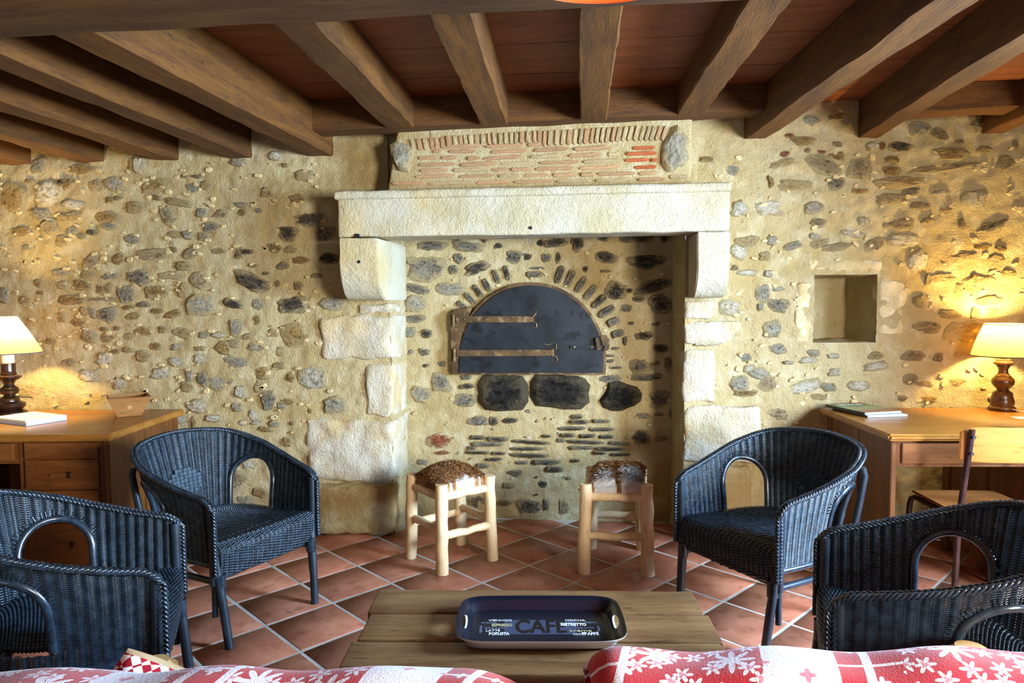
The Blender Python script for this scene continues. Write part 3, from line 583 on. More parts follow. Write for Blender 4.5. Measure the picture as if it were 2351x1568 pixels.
for i, (xr, yt, ybt) in enumerate(JR):
    xx = at(xr, (yt+ybt)/2, Y=-0.155)[0]; z1 = zpx(yt, 1577, -0.155); z0 = max(0.0, zpx(ybt, 1577, -0.155))
    wp = (lambda p, z0=z0, z1=z1: (p[0]-(0.11*((z1-p[2])/(z1-z0))**1.5 if p[0] > 0.68 else 0), p[1], p[2])) if i == 1 else None
    rough_block('jamb_stone', 0.546+0.004*(i % 2), xx, -0.162-0.004*(i % 2), 0.168, z0, z1, M['jamb'] if i < 4 else M['mortar'], fp, 0.025, 0.014, 0.035, 11, 160+9*i, warp=wp, fine=0.006)
# hood above the mantel
HY = -0.335
hb0, hb1 = at(884, 432, Y=HY)[0], at(1588, 420, Y=HY)[0]; ht0, ht1 = at(912, 322, Y=HY)[0], at(1584, 285, Y=HY)[0]
def hoodwarp(p):
    u = (p[2]-1.96)/0.36; return (p[0]+(ht0-hb0)*u*max(0, (hb1-p[0])/(hb1-hb0))**0.2*(p[0] < -0.9), p[1], p[2])
rough_block('chimney_breast', -1.20, 0.62, -0.150, 0.160, 1.975, 2.455, M['mortar'], fp, 0.01, 0.004, 0.1, 7, 71)
hood = rough_block('hood', hb0, hb1, HY, 0.165, 1.96, 2.455, M['mortar'], fp, 0.02, 0.006, 0.06, 7, 77, warp=hoodwarp, fine=0.002)
def hood_piece(x0, x1, yc, h, mat, ang=0.0, name='brick', dp=0.016):
    a = at(880+x0/3.265, 280+yc/3.265, Y=HY); b = at(880+x1/3.265, 280+yc/3.265, Y=HY); hh = h/3.265*(4.15+HY)/F_PX
    me = hood_mesh(mat, random.randrange(4)); return obj(name, me, hood, ((a[0]+b[0])/2, HY+0.003, (a[2]+b[2])/2), (0, rad(ang), 0), (abs(b[0]-a[0])/2, dp*random.uniform(0.7, 1.1), hh/2))
_hm = {}
def hood_mesh(mat, k):
    if (mat, k) not in _hm:
        rnd = random.Random(k*31+5); out = []; n = 14
        for i in range(n):
            t = 2*math.pi*i/n; c, s = math.cos(t), math.sin(t); q = (abs(c)**9+abs(s)**9)**(-1/9)*rnd.uniform(0.93, 1.0); out.append((c*q, s*q))
        vs = [(x, 0.7, z) for x, z in out]+[(x*0.97, -0.8+rnd.uniform(-.15, .15), z*0.9) for x, z in out]+[(0, -1.0, 0)]
        fs = [(i, (i+1) % n, n+(i+1) % n, n+i) for i in range(n)]+[(n+i, n+(i+1) % n, 2*n) for i in range(n)]
        _hm[(mat, k)] = MB().put(vs, fs).mesh('brick', M[mat] if mat in M else SM[mat], smooth=True, sharp=40, recalc=False)
    return _hm[(mat, k)]
HB = """440,750,183;760,1065,181;1080,1190,172;365,440,223;485,700,221;800,1090,220;1120,1400,208;1420,1720,199;260,410,270;430,560,270;625,735,273;740,1045,268;1095,1350,260;1380,1640,250;1680,1780,243;260,550,320;570,860,318;870,1145,312;1165,1480,305;1490,1780,294;270,490,364;515,800,362;810,945,358;950,1120,357;1130,1440,351;1460,1780,343;230,550,408;560,840,407;860,1035,406;1050,1250,401;1265,1465,398;1475,1590,396;1595,1900,388;1910,2060,386;60,325,460;335,680,458;690,960,453;970,1280,448;1290,1560,443;1580,1890,437;1900,2120,431;2140,2290,412"""
for e in HB.split(';'):
    a, b, y = map(float, e.split(',')); hood_piece(a+4, b-4, y, random.uniform(25, 32), random.choice(['brick', 'brick', 'brick2']), random.uniform(-1, 1)-1.2)
for (a, b, y) in ((1865, 2040, 196), (1815, 2055, 238), (1805, 1995, 287), (2005, 2055, 287), (1880, 2050, 340)): hood_piece(a, b, y, 27, 'redbrick', -1.0, dp=0.018)
x = 225.0
while x < 2110:      # soldier course: bricks standing on edge, leaning away from the middle
    u = (x-225)/1885; yy = 175-100*min(1, u*1.15)-(0 if x < 450 else 8)+(20 if x > 1180 else 0); L = 88 if x < 1180 else 118; lean = -14+32*u
    w = random.uniform(26, 34); cx = 880+x/3.265
    hood_piece(x-L/2, x+L/2, yy, w, random.choice(['brick', 'brick2', 'brick2']), 90+lean, dp=0.017); x += w+random.uniform(9, 17)
for q_ in ((55, 222, 250, 225, 8, 1), (2090, 2288, 215, 310, -3, 3)):
    o_ = hood_piece(q_[0], q_[1], q_[2], q_[3], 'g', q_[4], 'stone', 0.030); o_.data = get_stone('g', q_[5], 2.8)

# ------------------------------------------------------------------ oven door in the hearth wall
OY = 0.115
od = thing('oven_door', 'arched dark iron bread-oven door with two strap hinges', 'oven door')
def ow(px, py, Y=OY): p = at(px, py, Y=Y); return (p[0], p[2])
def arch(cx, cy, rx, ry, xl, xr, yb_, n=40, a0=180, a1=0):
    pts = [(xl, yb_)]+[(cx+rx*math.cos(rad(a0+(a1-a0)*i/n)), cy-ry*math.sin(rad(a0+(a1-a0)*i/n))) for i in range(n+1)]+[(xr, yb_)]
    return pts
leaf = arch(1220, 828, 166, 173, 1052, 1384, 856)
MB().prism([ow(*p) for p in leaf], OY, OY+0.012).build('door_leaf', M['iron'], od, bevel=0.002)
fr_out = arch(1220, 828, 172, 180, 1038, 1390, 860)
MB().prism([ow(x, y, OY+0.02) for x, y in fr_out], OY+0.013, 0.19).build('door_frame', M['rust'], od, bevel=0.003)
MB().prism([ow(*p, OY+0.012) for p in [(1037, 856), (1034, 720), (1048, 710), (1085, 704), (1062, 760), (1052, 830), (1056, 858)]], OY+0.006, OY+0.05).build('hinge_plate', M['rust'], od, bevel=0.002)
def strap(x0, y0, x1, y1, h, curls):
    s = MB().prism([ow(x0, y0-h/2), ow(x1-22, y1-h/2), ow(x1, y1-h/2+1), ow(x1, y1+h/2-1), ow(x1-22, y1+h/2), ow(x0, y0+h/2)], OY-0.006, OY).build('hinge_strap', M['rust'], od, bevel=0.0015)
    for pts in curls:
        P = [(*ow(*q), 0) for q in pts]; MB().tube([(p[0], OY-0.003, p[1]) for p in P], np.linspace(0.006, 0.002, len(P)), 6).build('scroll', M['rust'], s)
    for u in np.linspace(0.12, 0.92, 4):
        c = ow(x0+(x1-x0)*u, y0+(y1-y0)*u); MB().tube([(c[0], OY-0.011, c[1]), (c[0], OY-0.005, c[1])], [0.004, 0.006], 8).build('rivet', M['steel'], s)
    a, b = ow(x0-4, y0-10), ow(x0-4, y0+18)
    MB().tube([(a[0], OY-0.012, a[1]), (b[0], OY-0.012, b[1])], 0.009, 10).build('hinge_pin', M['rust'], s)
strap(1046, 733, 1227, 733, 14, [[(1222, 727), (1229, 722), (1231, 715), (1226, 710)], [(1222, 739), (1231, 742), (1232, 750), (1222, 753), (1206, 752)]])
strap(1048, 811, 1272, 810, 14, [[(1266, 804), (1277, 800), (1277, 790), (1269, 787), (1259, 792), (1247, 789)], [(1266, 816), (1276, 818), (1280, 826), (1272, 832), (1264, 828)]])
b_ = MB().prism([ow(1310, 792), ow(1388, 793), ow(1388, 801), ow(1310, 800)], OY-0.012, OY).build('latch_bar', M['iron'], od, bevel=0.001)
for q in ((1319, 796), (1359, 797)):
    c = ow(*q); MB().tube([(c[0], OY-0.02, c[1]), (c[0], OY-0.011, c[1])], [0.006, 0.008], 8).build('rivet', M['steel'], b_)
MB().prism([ow(*p) for p in [(1366, 776), (1372, 774), (1381, 801), (1370, 803)]], OY-0.03, OY).build('latch_guide', M['rust'], od, bevel=0.002)
MB().prism([ow(*p, OY+0.01) for p in [(1378, 772), (1392, 770), (1400, 780), (1398, 803), (1386, 806)]], OY-0.012, OY+0.06).build('latch_catch', M['rust'], od, bevel=0.003)

# ------------------------------------------------------------------ wicker armchairs
def catmull(P, n):
    P = np.array(P, float); k = len(P); Q = np.vstack([2*P[0]-P[1], P, 2*P[-1]-P[-2]]); out = []
    for t in np.linspace(0, k-1, n):
        i = min(int(t), k-2); u = t-i; a, b, c, d = Q[i], Q[i+1], Q[i+2], Q[i+3]
        out.append(0.5*((2*b)+(c-a)*u+(2*a-5*b+4*c-d)*u*u+(3*b-a-3*c+d)*u**3))
    return np.array(out)
_B = [(.258, .27), (.266, .14), (.264, .02), (.240, -.10), (.160, -.20), (.0, -.24)]
_R = [(.276, .27), (.296, .14), (.312, .01), (.306, -.125), (.225, -.262), (.0, -.318)]
_Z = [.592, .620, .656, .702, .752, .774]
mir = lambda L: L+[(-x, y) for x, y in L[-2::-1]]
cb, cr = catmull(mir(_B), 500), catmull(mir(_R), 500); cz = catmull([(z, 0) for z in _Z+_Z[-2::-1]], 500)[:, 0]
mid = (cb+cr)/2; arc = np.concatenate([[0], np.cumsum(np.linalg.norm(np.diff(mid, axis=0), axis=1))]); ARC = arc[-1]
Z0 = 0.335
def shell(s, v):
    """point of the chair's wrap-round shell; s = metres along the arm-back-arm curve, v = 0 bottom .. 1 rim"""
    s, v = np.broadcast_arrays(np.asarray(s, float), np.asarray(v, float)); w = np.clip(v, 0, 1.2)**1.5
    ip = lambda a: np.interp(s, arc, a); x = ip(cb[:, 0])*(1-w)+ip(cr[:, 0])*w; y = ip(cb[:, 1])*(1-w)+ip(cr[:, 1])*w
    return np.stack([x, y, Z0+(ip(cz)-Z0)*v], -1)
def shell_n(s, v):
    e = 1e-3; a = shell(s+e, v)-shell(s-e, v); b = shell(s, v+e)-shell(s, v-e); n = np.cross(a, b); return n/(np.linalg.norm(n, axis=-1, keepdims=True)+1e-12)
def v_of(s, z): return (z-Z0)/(np.interp(s, arc, cz)-Z0)
AC, AH, AZ = 0.385, 0.115, 0.515
def in_arch(s, z, g=0.0):
    d = np.minimum(np.abs(s-AC), np.abs(s-(ARC-AC))); return (z > 0.40-g) & (((z < AZ) & (d < AH+g)) | (d**2+(z-AZ)**2 < (AH+g)**2))
def strands(P, N, Bv, rn, rb, keep):
    """woven strands with a flattened diamond section; P,N,B are rows x samples x 3"""
    R_, Mm, _ = P.shape; V = np.stack([P+N*rn, P+Bv*rb, P-N*rn, P-Bv*rb], 2).reshape(-1, 3)
    i = np.arange(R_)[:, None]*Mm+np.arange(Mm-1)[None]; i = i[keep[:, :-1] & keep[:, 1:]]; Q = []
    for a in range(4):
        b = (a+1) % 4; Q.append(np.stack([i*4+a, i*4+b, (i+1)*4+b, (i+1)*4+a], 1))
    Q = np.concatenate(Q); used = np.unique(Q); mp = np.zeros(len(V), np.int64); mp[used] = np.arange(len(used)); return V[used], mp[Q]
def join(*vq):
    V, Q, b = [], [], 0
    for v, q in vq: V.append(v); Q.append(q+b); b += len(v)
    return np.concatenate(V), np.concatenate(Q)
def grad(P, ax):
    g = np.gradient(P, axis=ax); return g/(np.linalg.norm(g, axis=-1, keepdims=True)+1e-12)
def make_chair():
    W, RP = M['wicker'], M['rattan']
    t = thing('wicker_armchair', 'x', 'armchair')
    # shell weave: rows over and under the stakes
    NR, K = 104, 48; S_ = np.linspace(0.012, ARC-0.012, K*6+1); VV = (np.arange(NR)+0.5)/NR*0.985
    s, v = np.meshgrid(S_, VV); P = shell(s, v); N = shell_n(s, v)
    ph = np.cos(np.pi*s/ARC*K+np.pi*np.arange(NR)[:, None]); P2 = P+N*(0.0024*ph+0.0026*np.cos(2*np.pi*s/ARC*K))[..., None]; keep = ~in_arch(s, P[..., 2], 0.008)
    a = strands(P2, N, grad(P, 0), 0.0019, 0.0026, keep)
    SS = (np.arange(K-1)+1)*ARC/K; s, v = np.meshgrid(SS, np.linspace(0, 1, 30), indexing='ij'); P = shell(s, v); N = shell_n(s, v)
    b = strands(P, N, grad(P, 0), 0.0019, 0.0022, ~in_arch(s, P[..., 2], 0.004))
    V, Q = join(a, b); o = obj('shell_weave', fast_mesh('shell_weave', V, Q, W, True), t); o['kind'] = 'stuff'
    # seat and apron weave
    path = catmull([(-.228, .412), (-.10, .402), (.05, .398), (.19, .408), (.255, .414), (.281, .398), (.287, .365), (.284, .325), (.276, .288)], 400)
    pl = np.concatenate([[0], np.cumsum(np.linalg.norm(np.diff(path, axis=0), axis=1))]); NR = 118; K = 21
    pv = np.linspace(0.004, pl[-1]-0.004, NR); yy = np.interp(pv, pl, path[:, 0]); zz = np.interp(pv, pl, path[:, 1])
    hw = np.interp(np.clip(yy, -.24, .27), cb[:250, 1][::-1], cb[:250, 0][::-1])-0.006
    U = np.linspace(-1, 1, K*6+1); P = np.stack([hw[:, None]*U[None], np.repeat(yy[:, None], len(U), 1), np.repeat(zz[:, None], len(U), 1)], -1)
    low = np.clip((0.35-P[..., 2])/0.06, 0, 1); P[..., 2] -= low*0.012*np.cos(U*np.pi/2)[None]; P[..., 1] += 0.008*(1-U[None]**2)*(yy > 0.2)[:, None]
    Tn = grad(P, 0); N = np.cross(np.array([1.0, 0, 0]), Tn); ph = np.cos(np.pi*(U+1)/2*K+np.pi*np.arange(NR)[:, None])
    a = strands(P+N*(0.0022*ph+0.0022*np.cos(np.pi*(U+1)*K))[..., None], N, Tn, 0.0023, 0.0043, np.ones(P.shape[:2], bool))
    Uk = (np.arange(K-1)+1)/K*2-1; ii = np.round((Uk+1)/2*(len(U)-1)).astype(int); Ps = P[::3, ii].transpose(1, 0, 2); Ns = N[::3, ii].transpose(1, 0, 2) if N.shape == P.shape else None
    b = strands(Ps, Ns, np.broadcast_to(np.array([1.0, 0, 0]), Ps.shape), 0.0018, 0.0028, np.ones(Ps.shape[:2], bool))
    V, Q = join(a, b); o = obj('seat_weave', fast_mesh('seat_weave', V, Q, W, True), t); o['kind'] = 'stuff'
    # braid along the rim and down the front posts
    sr = np.linspace(0, ARC, 150); top = shell(sr, 1.0)+np.array([0, 0, 0.004]); n = 24
    dn = np.array([(.278, .286, z) for z in np.linspace(.30, .578, n)]); path = np.concatenate([dn, top[2:-2], (dn*[-1, 1, 1])[::-1]])
    # smooth and resample
    for _ in range(3): path[1:-1] = (path[:-2]+2*path[1:-1]+path[2:])/4
    L = np.concatenate([[0], np.cumsum(np.linalg.norm(np.diff(path, axis=0), axis=1))]); q = np.arange(0, L[-1], 0.0075); path = np.stack([np.interp(q, L, path[:, i]) for i in range(3)], 1)
    T = grad(path, 0); side = np.cross(T, np.array([0, 0, 1.0])); bad = np.abs(T[:, 2]) > 0.93; side[bad] = np.array([0, -1.0, 0]); side /= np.linalg.norm(side, axis=1)[:, None]; upv = np.cross(side, T)
    br = MB()
    for kx in range(6):
        al = 2*np.pi*(q/0.085+kx/6.0); c = path+side*(0.0125*np.sin(al))[:, None]+upv*(0.0055*np.sin(2*al))[:, None]; br.tube(c, 0.0052, 5)
    br.build('rim_braid', W, t, smooth=True, sharp=80)
    for sg in (1, -1):
        def sd(a): return [(sg*x, y, z) for x, y, z in a]
        MB().tube(sd([(.262, .262, .26), (.268, .268, .42), (.272, .268, .575)]), 0.0165, 12).build('arm_post', RP, t, smooth=True)
        lg = MB().tube(sd([(.234, .305, 0), (.246, .288, .18), (.262, .264, .40)]), 0.0175, 12).build('leg', RP, t, smooth=True)
        MB().tube(sd([(.236+.026, .262, .13), (.256, .256, .30)]), 0.012, 10).build('leg_splint', RP, lg, smooth=True)
        MB().tube(sd([(.2465, .277, z) for z in np.linspace(.235, .30, 14)]), [0.0215+0.0016*(i % 2) for i in range(14)], 12).build('leg_binding', W, lg, smooth=True, sharp=80)
        MB().tube(sd([(.185, -.275, 0), (.195, -.245, .2), (.205, -.205, .40)]), 0.0175, 12).build('leg', RP, t, smooth=True)
        MB().tube(sd([(.200, -.225, .27), (.222, -.236, .40), (.240, -.252, .54), (.252, -.258, .64), (.248, -.248, .675)]), 0.0145, 10).build('arm_brace', RP, t, smooth=True)
        MB().tube(sd([(.245, .27, .262), (.24, .05, .255), (.195, -.235, .255)]), 0.0135, 10).build('side_stretcher', RP, t, smooth=True)
        MB().tube(sd([tuple(shell(x, 0.0)) for x in np.linspace(0.02, ARC/2-0.02, 40)]) if sg == 1 else [tuple(shell(x, 0.0)) for x in np.linspace(ARC/2+0.02, ARC-0.02, 40)], [0.0125+0.001*(i % 2) for i in range(40)], 10).build('bottom_rail', W, t, smooth=True, sharp=80)
        # arch opening rim
        c0 = AC if sg == 1 else ARC-AC; bd = [(c0-AH, z) for z in np.linspace(.40, AZ, 14)]+[(c0-AH*math.cos(x), AZ+AH*math.sin(x)) for x in np.linspace(0.1, math.pi-0.1, 26)]+[(c0+AH, z) for z in np.linspace(AZ, .40, 14)]
        pth = np.array([shell(x, v_of(x, z)) for x, z in bd]); MB().tube(pth, [0.0125+0.0009*(i % 2) for i in range(len(pth))], 10).build('arch_rim', W, t, smooth=True, sharp=80)
        nn = MB()   # short tie strands fanning from the arch rim
        for x in np.linspace(0.15, math.pi-0.15, 34):
            p0 = (c0-(AH+.006)*math.cos(x), AZ+(AH+.006)*math.sin(x)); p1 = (c0-(AH+.030)*math.cos(x), AZ+(AH+.030)*math.sin(x))
            a_ = shell(p0[0], v_of(*p0)); b_ = shell(p1[0], v_of(*p1)); nv = shell_n(p0[0], v_of(*p0))*0.004
            nn.tube([a_-nv, b_-nv], 0.0017, 4, False); nn.tube([a_+nv, b_+nv], 0.0017, 4, False)
        o = nn.build('arch_ties', W, t, smooth=True); o['kind'] = 'stuff'
    MB().tube([(-.19, -.25, .235), (.19, -.25, .235)], 0.0135, 10).build('rear_stretcher', RP, t, smooth=True)
    MB().tube([(-.245, .25, .275), (.245, .25, .275)], 0.0135, 10).build('front_stretcher', RP, t, smooth=True)
    # checker of wide flat strips in the middle of the back
    ck = MB()
    for r_ in range(8):
        for c_ in range(8):
            if abs(r_-3.5)+abs(c_-3.5) > 5.2: continue
            s0 = ARC/2+(c_-3.5)*0.0225; z0 = 0.545+(r_-3.5)*0.0165; up_ = (r_+c_) % 2; vs = []; hs_, hz_ = (0.0125, 0.0080) if up_ else (0.0105, 0.0088); o0, o1 = (0.0075, 0.0125) if up_ else (0.0070, 0.0095)
            for (ds, dz, off) in ((-hs_, -hz_, o0), (hs_, -hz_, o0), (hs_, hz_, o0), (-hs_, hz_, o0), (-hs_*.7, -hz_*.85, o1), (hs_*.7, -hz_*.85, o1), (hs_*.7, hz_*.85, o1), (-hs_*.7, hz_*.85, o1)):
                vv = v_of(s0+ds, z0+dz); vs.append(shell(s0+ds, vv)+shell_n(s0+ds, vv)*off*INN)
            ck.put(vs, [(4, 5, 6, 7)]+[(i, (i+1) % 4, 4+(i+1) % 4, 4+i) for i in range(4)])
    o = ck.build('checker_weave', M['strip'], t, smooth=True, sharp=60); o['kind'] = 'stuff'
    return t
_c = shell(ARC/2, 0.5); _n = shell_n(ARC/2, 0.5); INN = 1.0 if _n[1] > 0 else -1.0     # sign that points to the sitter's side
chair0 = make_chair()
CH = [((-1.354, -1.343), (.922, -.386), 'dark blue wicker armchair left of the stools, turned towards the coffee table'),
      ((.579, -1.239), (-.82, -.573), 'dark blue wicker armchair right of the stools, its outer side lit blue-white'),
      ((-1.368, -2.03), (.897, .441), 'dark wicker armchair in the left foreground, cut by the frame'),
      ((.731, -2.008), (-.967, .254), 'dark wicker armchair in the right foreground, in front of the wooden desk chair')]
for i, (mp, f, lab) in enumerate(CH):
    c = chair0 if i == 0 else copy_tree(chair0); f = np.array(f); f /= np.linalg.norm(f); p = np.array(mp)-f*0.27
    c.location = (p[0], p[1], 0.0); c.rotation_euler = (0, 0, math.atan2(f[1], f[0])-math.pi/2); c['label'] = lab; c['group'] = 'wicker armchairs around the coffee table'

# ------------------------------------------------------------------ stools
FURB = mat_noise('brown_hide', '7a5130', '96693f', 7, 0.75, 0.35, 90, rndval=0, c3='a98560', spec=0.3)
FURW = mat_noise('white_hide', 'aea8a2', 'c6c2be', 9, 0.75, 0.3, 90, rndval=0, spec=0.3)
def stool(label, legs, white, split, seed):
    L = [np.array(p) for p in legs]; c = sum(L)/4; t = thing('rustic_stool', label, 'stool', (c[0], c[1], 0), 0, 'stools in front of the hearth'); L = [p-c for p in L]; rnd = random.Random(seed)
    tops = []
    for i, p in enumerate(L):
        tp = p*0.93; r0 = rnd.uniform(.031, .036); tops.append(tp)
        MB().tube([(p[0]+(tp[0]-p[0])*u+rnd.uniform(-.003, .003), p[1]+(tp[1]-p[1])*u+rnd.uniform(-.003, .003), 0.455*u) for u in np.linspace(0, 1, 8)], [r0*rnd.uniform(.93, 1.05) for _ in range(8)], 14).build('leg', M['pole'], t, bevel=0.0, smooth=True, sharp=50)
    for i in range(4):
        a, b = L[i], L[(i+1) % 4]
        for (z, f, r) in ((0.390, .935, .023), (0.19+0.03*(i % 2), .965, .021)):
            A, B = a*f, b*f; d = np.array([0, 0, rnd.uniform(-.012, .012)])
            MB().tube([(*(A+(B-A)*u), z+0.006*math.sin(u*3.1)*rnd.uniform(-1, 1)) for u in np.linspace(0.02, .98, 7)], [r*rnd.uniform(.9, 1.08) for _ in range(7)], 10).build('rail' if z > .3 else 'stretcher', M['pole'], t, smooth=True, sharp=50)
    ax = (tops[1]-tops[0]); ay = (tops[3]-tops[0]); n = 56; V = []; Q = []; mi = []
    def surf(u, v):
        e = (1-abs(2*u-1)**5)*(1-abs(2*v-1)**5); z = 0.39+0.05*min(1, 6*e)+(0.085*(max(0, math.sin(math.pi*u)*math.sin(math.pi*v)))**0.6 if not split else 0.068*max(e, 0)**0.5)
        if split: z -= 0.03*math.exp(-((u-0.52)/0.03)**2)*(1 if v < 0.75 else 0.3)
        ins = -0.02; P = tops[0]+ax*(ins+(1-2*ins)*u)+ay*(ins+(1-2*ins)*v) if not split else tops[0]+ax*(0.05+0.9*u)+ay*(-0.03+1.03*v)
        return np.array([P[0], P[1], z+0.004*nz((u, v, 0), 5, seed)])
    for j in range(n+1):
        for i in range(n+1): V.append(surf(i/n, j/n))
    for j in range(n):
        for i in range(n): Q.append((j*(n+1)+i, j*(n+1)+i+1, (j+1)*(n+1)+i+1, (j+1)*(n+1)+i)); mi.append(1 if white((i+.5)/n, (j+.5)/n)+0.9*nz((i*.22, j*.22, 0), 1, seed) > 0.5 else 0)
    cu = obj('hide_seat', fast_mesh('hide_seat', V, Q, [FURB, FURW], True, mi), t)
    fv, fq, fm = [], [], []
    for k in range(9000):
        u, v = rnd.uniform(.01, .99), rnd.uniform(.01, .99); p = surf(u, v); nrm = np.cross(surf(u+.01, v)-p, surf(u, v+.01)-p); nrm /= np.linalg.norm(nrm)+1e-9; nrm *= 1 if nrm[2] > 0 else -1
        dr = nrm*0.35+np.array([rnd.gauss(0, .3), rnd.gauss(0, .3)-0.7, -0.15+rnd.gauss(0, .12)]); dr /= np.linalg.norm(dr); ln = rnd.uniform(.012, .024)*(1.5 if split else 1); w = np.cross(dr, nrm); w /= np.linalg.norm(w)+1e-9
        b = len(fv); fv += [p-w*.0007, p+w*.0007, p+dr*ln*.6+w*.0005+nrm*.002, p+dr*ln]; fq.append((b, b+1, b+2, b+3)); fm.append(1 if white(u, v)+0.9*nz((u*n*.22, v*n*.22, 0), 1, seed)+rnd.gauss(0, .35) > 0.5 else 0)
    o = obj('fur', fast_mesh('fur', fv, fq, [FURB, FURW], True, fm), cu); o['kind'] = 'stuff'
    return t
stool('peeled-pole stool with a domed brown hide seat, left of the two', [(-.72, -.754), (-.493, -.539), (-.704, -.309), (-.934, -.545)], lambda u, v: 1.25-max(0, v-0.02)*14-abs(u-0.5)*3.2, False, 3)
stool('peeled-pole stool with a brown and white hide draped over it', [(-.009, -.675), (.312, -.675), (.312, -.312), (.031, -.309)], lambda u, v: max(1.7-max(0, v-0.12)*8-abs(u-0.30)*6.5, 1.9-max(0, v-0.3)*8-abs(u-0.80)*6), True, 8)

# ------------------------------------------------------------------ coffee table and tray
ct = thing('coffee_table', 'low rustic coffee table of wide brown planks', 'coffee table', (-0.142, -2.155, 0), rad(4.4))
for i in range(3):
    y1 = 0.262-i*0.174; rough_block('plank', -0.512-0.012*((i+1) % 2), 0.512+0.010*(i % 2), y1-0.167, y1, 0.388, 0.42-0.001*i, M['table'], ct, 0.006, 0.0026, 0.07, 6, 200+i*11)
for sx in (-1, 1):
    for sy in (-1, 1): MB().box(sx*0.44-0.035, sx*0.44+0.035, sy*0.2-0.035, sy*0.2+0.035, 0, 0.388).build('leg', M['table'], ct, bevel=0.004)
    MB().box(sx*0.44-0.012, sx*0.44+0.012, -0.165, 0.165, 0.30, 0.388).build('apron', M['table'], ct, bevel=0.002)
for sy in (-1, 1): MB().box(-0.405, 0.405, sy*0.2-0.012, sy*0.2+0.012, 0.30, 0.388).build('apron', M['table'], ct, bevel=0.002)
tr = thing('serving_tray', 'navy serving tray with white underside and coffee words', 'tray', (-0.131, -2.172, 0.4228), rad(5.2))
def rr(a, b, e, n=88, bulge=0.0):
    out = []
    for i in range(n):
        t_ = 2*math.pi*i/n; c, s = math.cos(t_), math.sin(t_); x = a*math.copysign(abs(c)**(2/e), c); y = b*math.copysign(abs(s)**(2/e), s)
        out.append((x+bulge*math.copysign(1, x)*(abs(x)/a)**6*(1-(y/b)**2), y))
    return out
n = 88; rings = [(rr(.203, .112, 9), .004), (rr(.207, .116, 8), .007), (rr(.216, .128, 7), .028), (rr(.228, .143, 7, bulge=.008), .0455), (rr(.2335, .147, 7, bulge=.009), .0465), (rr(.2335, .147, 7, bulge=.009), .0435), (rr(.221, .132, 7), .026), (rr(.211, .12, 8), .003), (rr(.205, .114, 9), 0.0)]
rings = [(r_, z*0.78) for r_, z in rings]
t = MB(); vs = [(x, y, z) for r_, z in rings for x, y in r_]; fs = [(i*n+j, i*n+(j+1) % n, (i+1)*n+(j+1) % n, (i+1)*n+j) for i in range(len(rings)-1) for j in range(n)]
t.put(vs, fs+[tuple(range(n)), tuple(range(9*n-1, 8*n-1, -1))]); t.mi = [0 if i//n < 4 else 1 for i in range(8*n)]+[0, 1]
tme = t.mesh('dish', [M['navy'], M['white']], smooth=True, sharp=50)
tob = bpy.data.objects.new('tray_source', tme); COL.objects.link(tob)
cuts = []
for sg in (-1, 1):
    cm = MB().tube([(sg*0.20, 0, 0.0222), (sg*0.26, 0, 0.0222)], 1.0, 32); cm.v = [(x, y*0.040, 0.0222+(z-0.0222)*0.0076) for x, y, z in cm.v]
    co = bpy.data.objects.new('cutter', cm.mesh('cutter', M['white'])); COL.objects.link(co); cuts.append(co)
    md = tob.modifiers.new('hole', 'BOOLEAN'); md.operation = 'DIFFERENCE'; md.object = co; md.solver = 'EXACT'
    try: md.material_mode = 'TRANSFER'
    except Exception: pass
dg = bpy.context.evaluated_depsgraph_get(); dg.update(); fin = bpy.data.meshes.new_from_object(tob.evaluated_get(dg)); fin.name = 'dish'
for o in cuts+[tob]: bpy.data.objects.remove(o)
obj('dish', fin, tr)
TXW = mat_flat('print_white', 'dfe4ee', 0.5); TXY = mat_flat('print_cream', 'b3ab86', 0.5); TXD = mat_flat('print_grey', '6d7690', 0.5); TXB = mat_flat('print_slate', '38425c', 0.4); TXK = mat_flat('print_black', '0b0e16', 0.35)
MB().box(-.105, .105, -.040, .050, .0034, .0038).build('print_panel', TXB, tr)
def text_mesh(c):
    src = bpy.data.objects.new('text_source', c); COL.objects.link(src); d_ = bpy.context.evaluated_depsgraph_get(); d_.update()
    me = bpy.data.meshes.new_from_object(src.evaluated_get(d_)); me.name = 'lettering'; bpy.data.objects.remove(src); return me
def word(txt, x, y, size, mat, rz=0, sx=1.0, bold=0.0, z=.0044):
    c = bpy.data.curves.new('lettering', 'FONT'); c.body = txt; c.size = size; c.align_x = 'CENTER'; c.align_y = 'CENTER'; c.offset = bold; c.materials.append(mat); c.extrude = 0.0002
    return obj('lettering', text_mesh(c), tr, (x, y*1.38+0.008, z), (0, 0, rz), (sx, 1.32, 1))
word('CAFE', 0.002, -.003, .084, TXK, 0, 0.76, .0022, .0041)
for w_ in (('VIENNOIS', -.118, .027, .0125, TXW, 0, 1.25), ('arabica', -.150, .017, .0125, TXD, 0, 1.3), ('ESPRESSO', -.112, .005, .0165, TXY, 0, 0.85, .0005), ('americano', -.131, -.0075, .0115, TXD, 0, 1.25), ('LATTE', -.137, -.0195, .0145, TXW, 0, 1.0), ('ROBUSTA', -.119, -.0335, .0165, TXW, 0, 0.8, .0006), ('cappuccino', -.174, -.014, .010, TXD, math.pi/2, 1.0),
           ('MOCHA', .105, .027, .0125, TXW, 0, 1.3), ('liégeois', .150, .018, .011, TXD, 0, 1.1), ('RISTRETTO', .098, .008, .0175, TXW, 0, 0.85, .0007), ('cappuccino', .128, -.006, .0105, TXD, 0, 1.2), ('crème', .116, -.0195, .019, TXY, 0, 1.35), ('noir', .105, -.0345, .013, TXW, 0, 1.2), ('FRAPPÉ', .142, -.0335, .0165, TXW, 0, 0.9, .0006), ('mocca', .168, -.010, .011, TXD, math.pi/2, 1.0)): word(*w_)

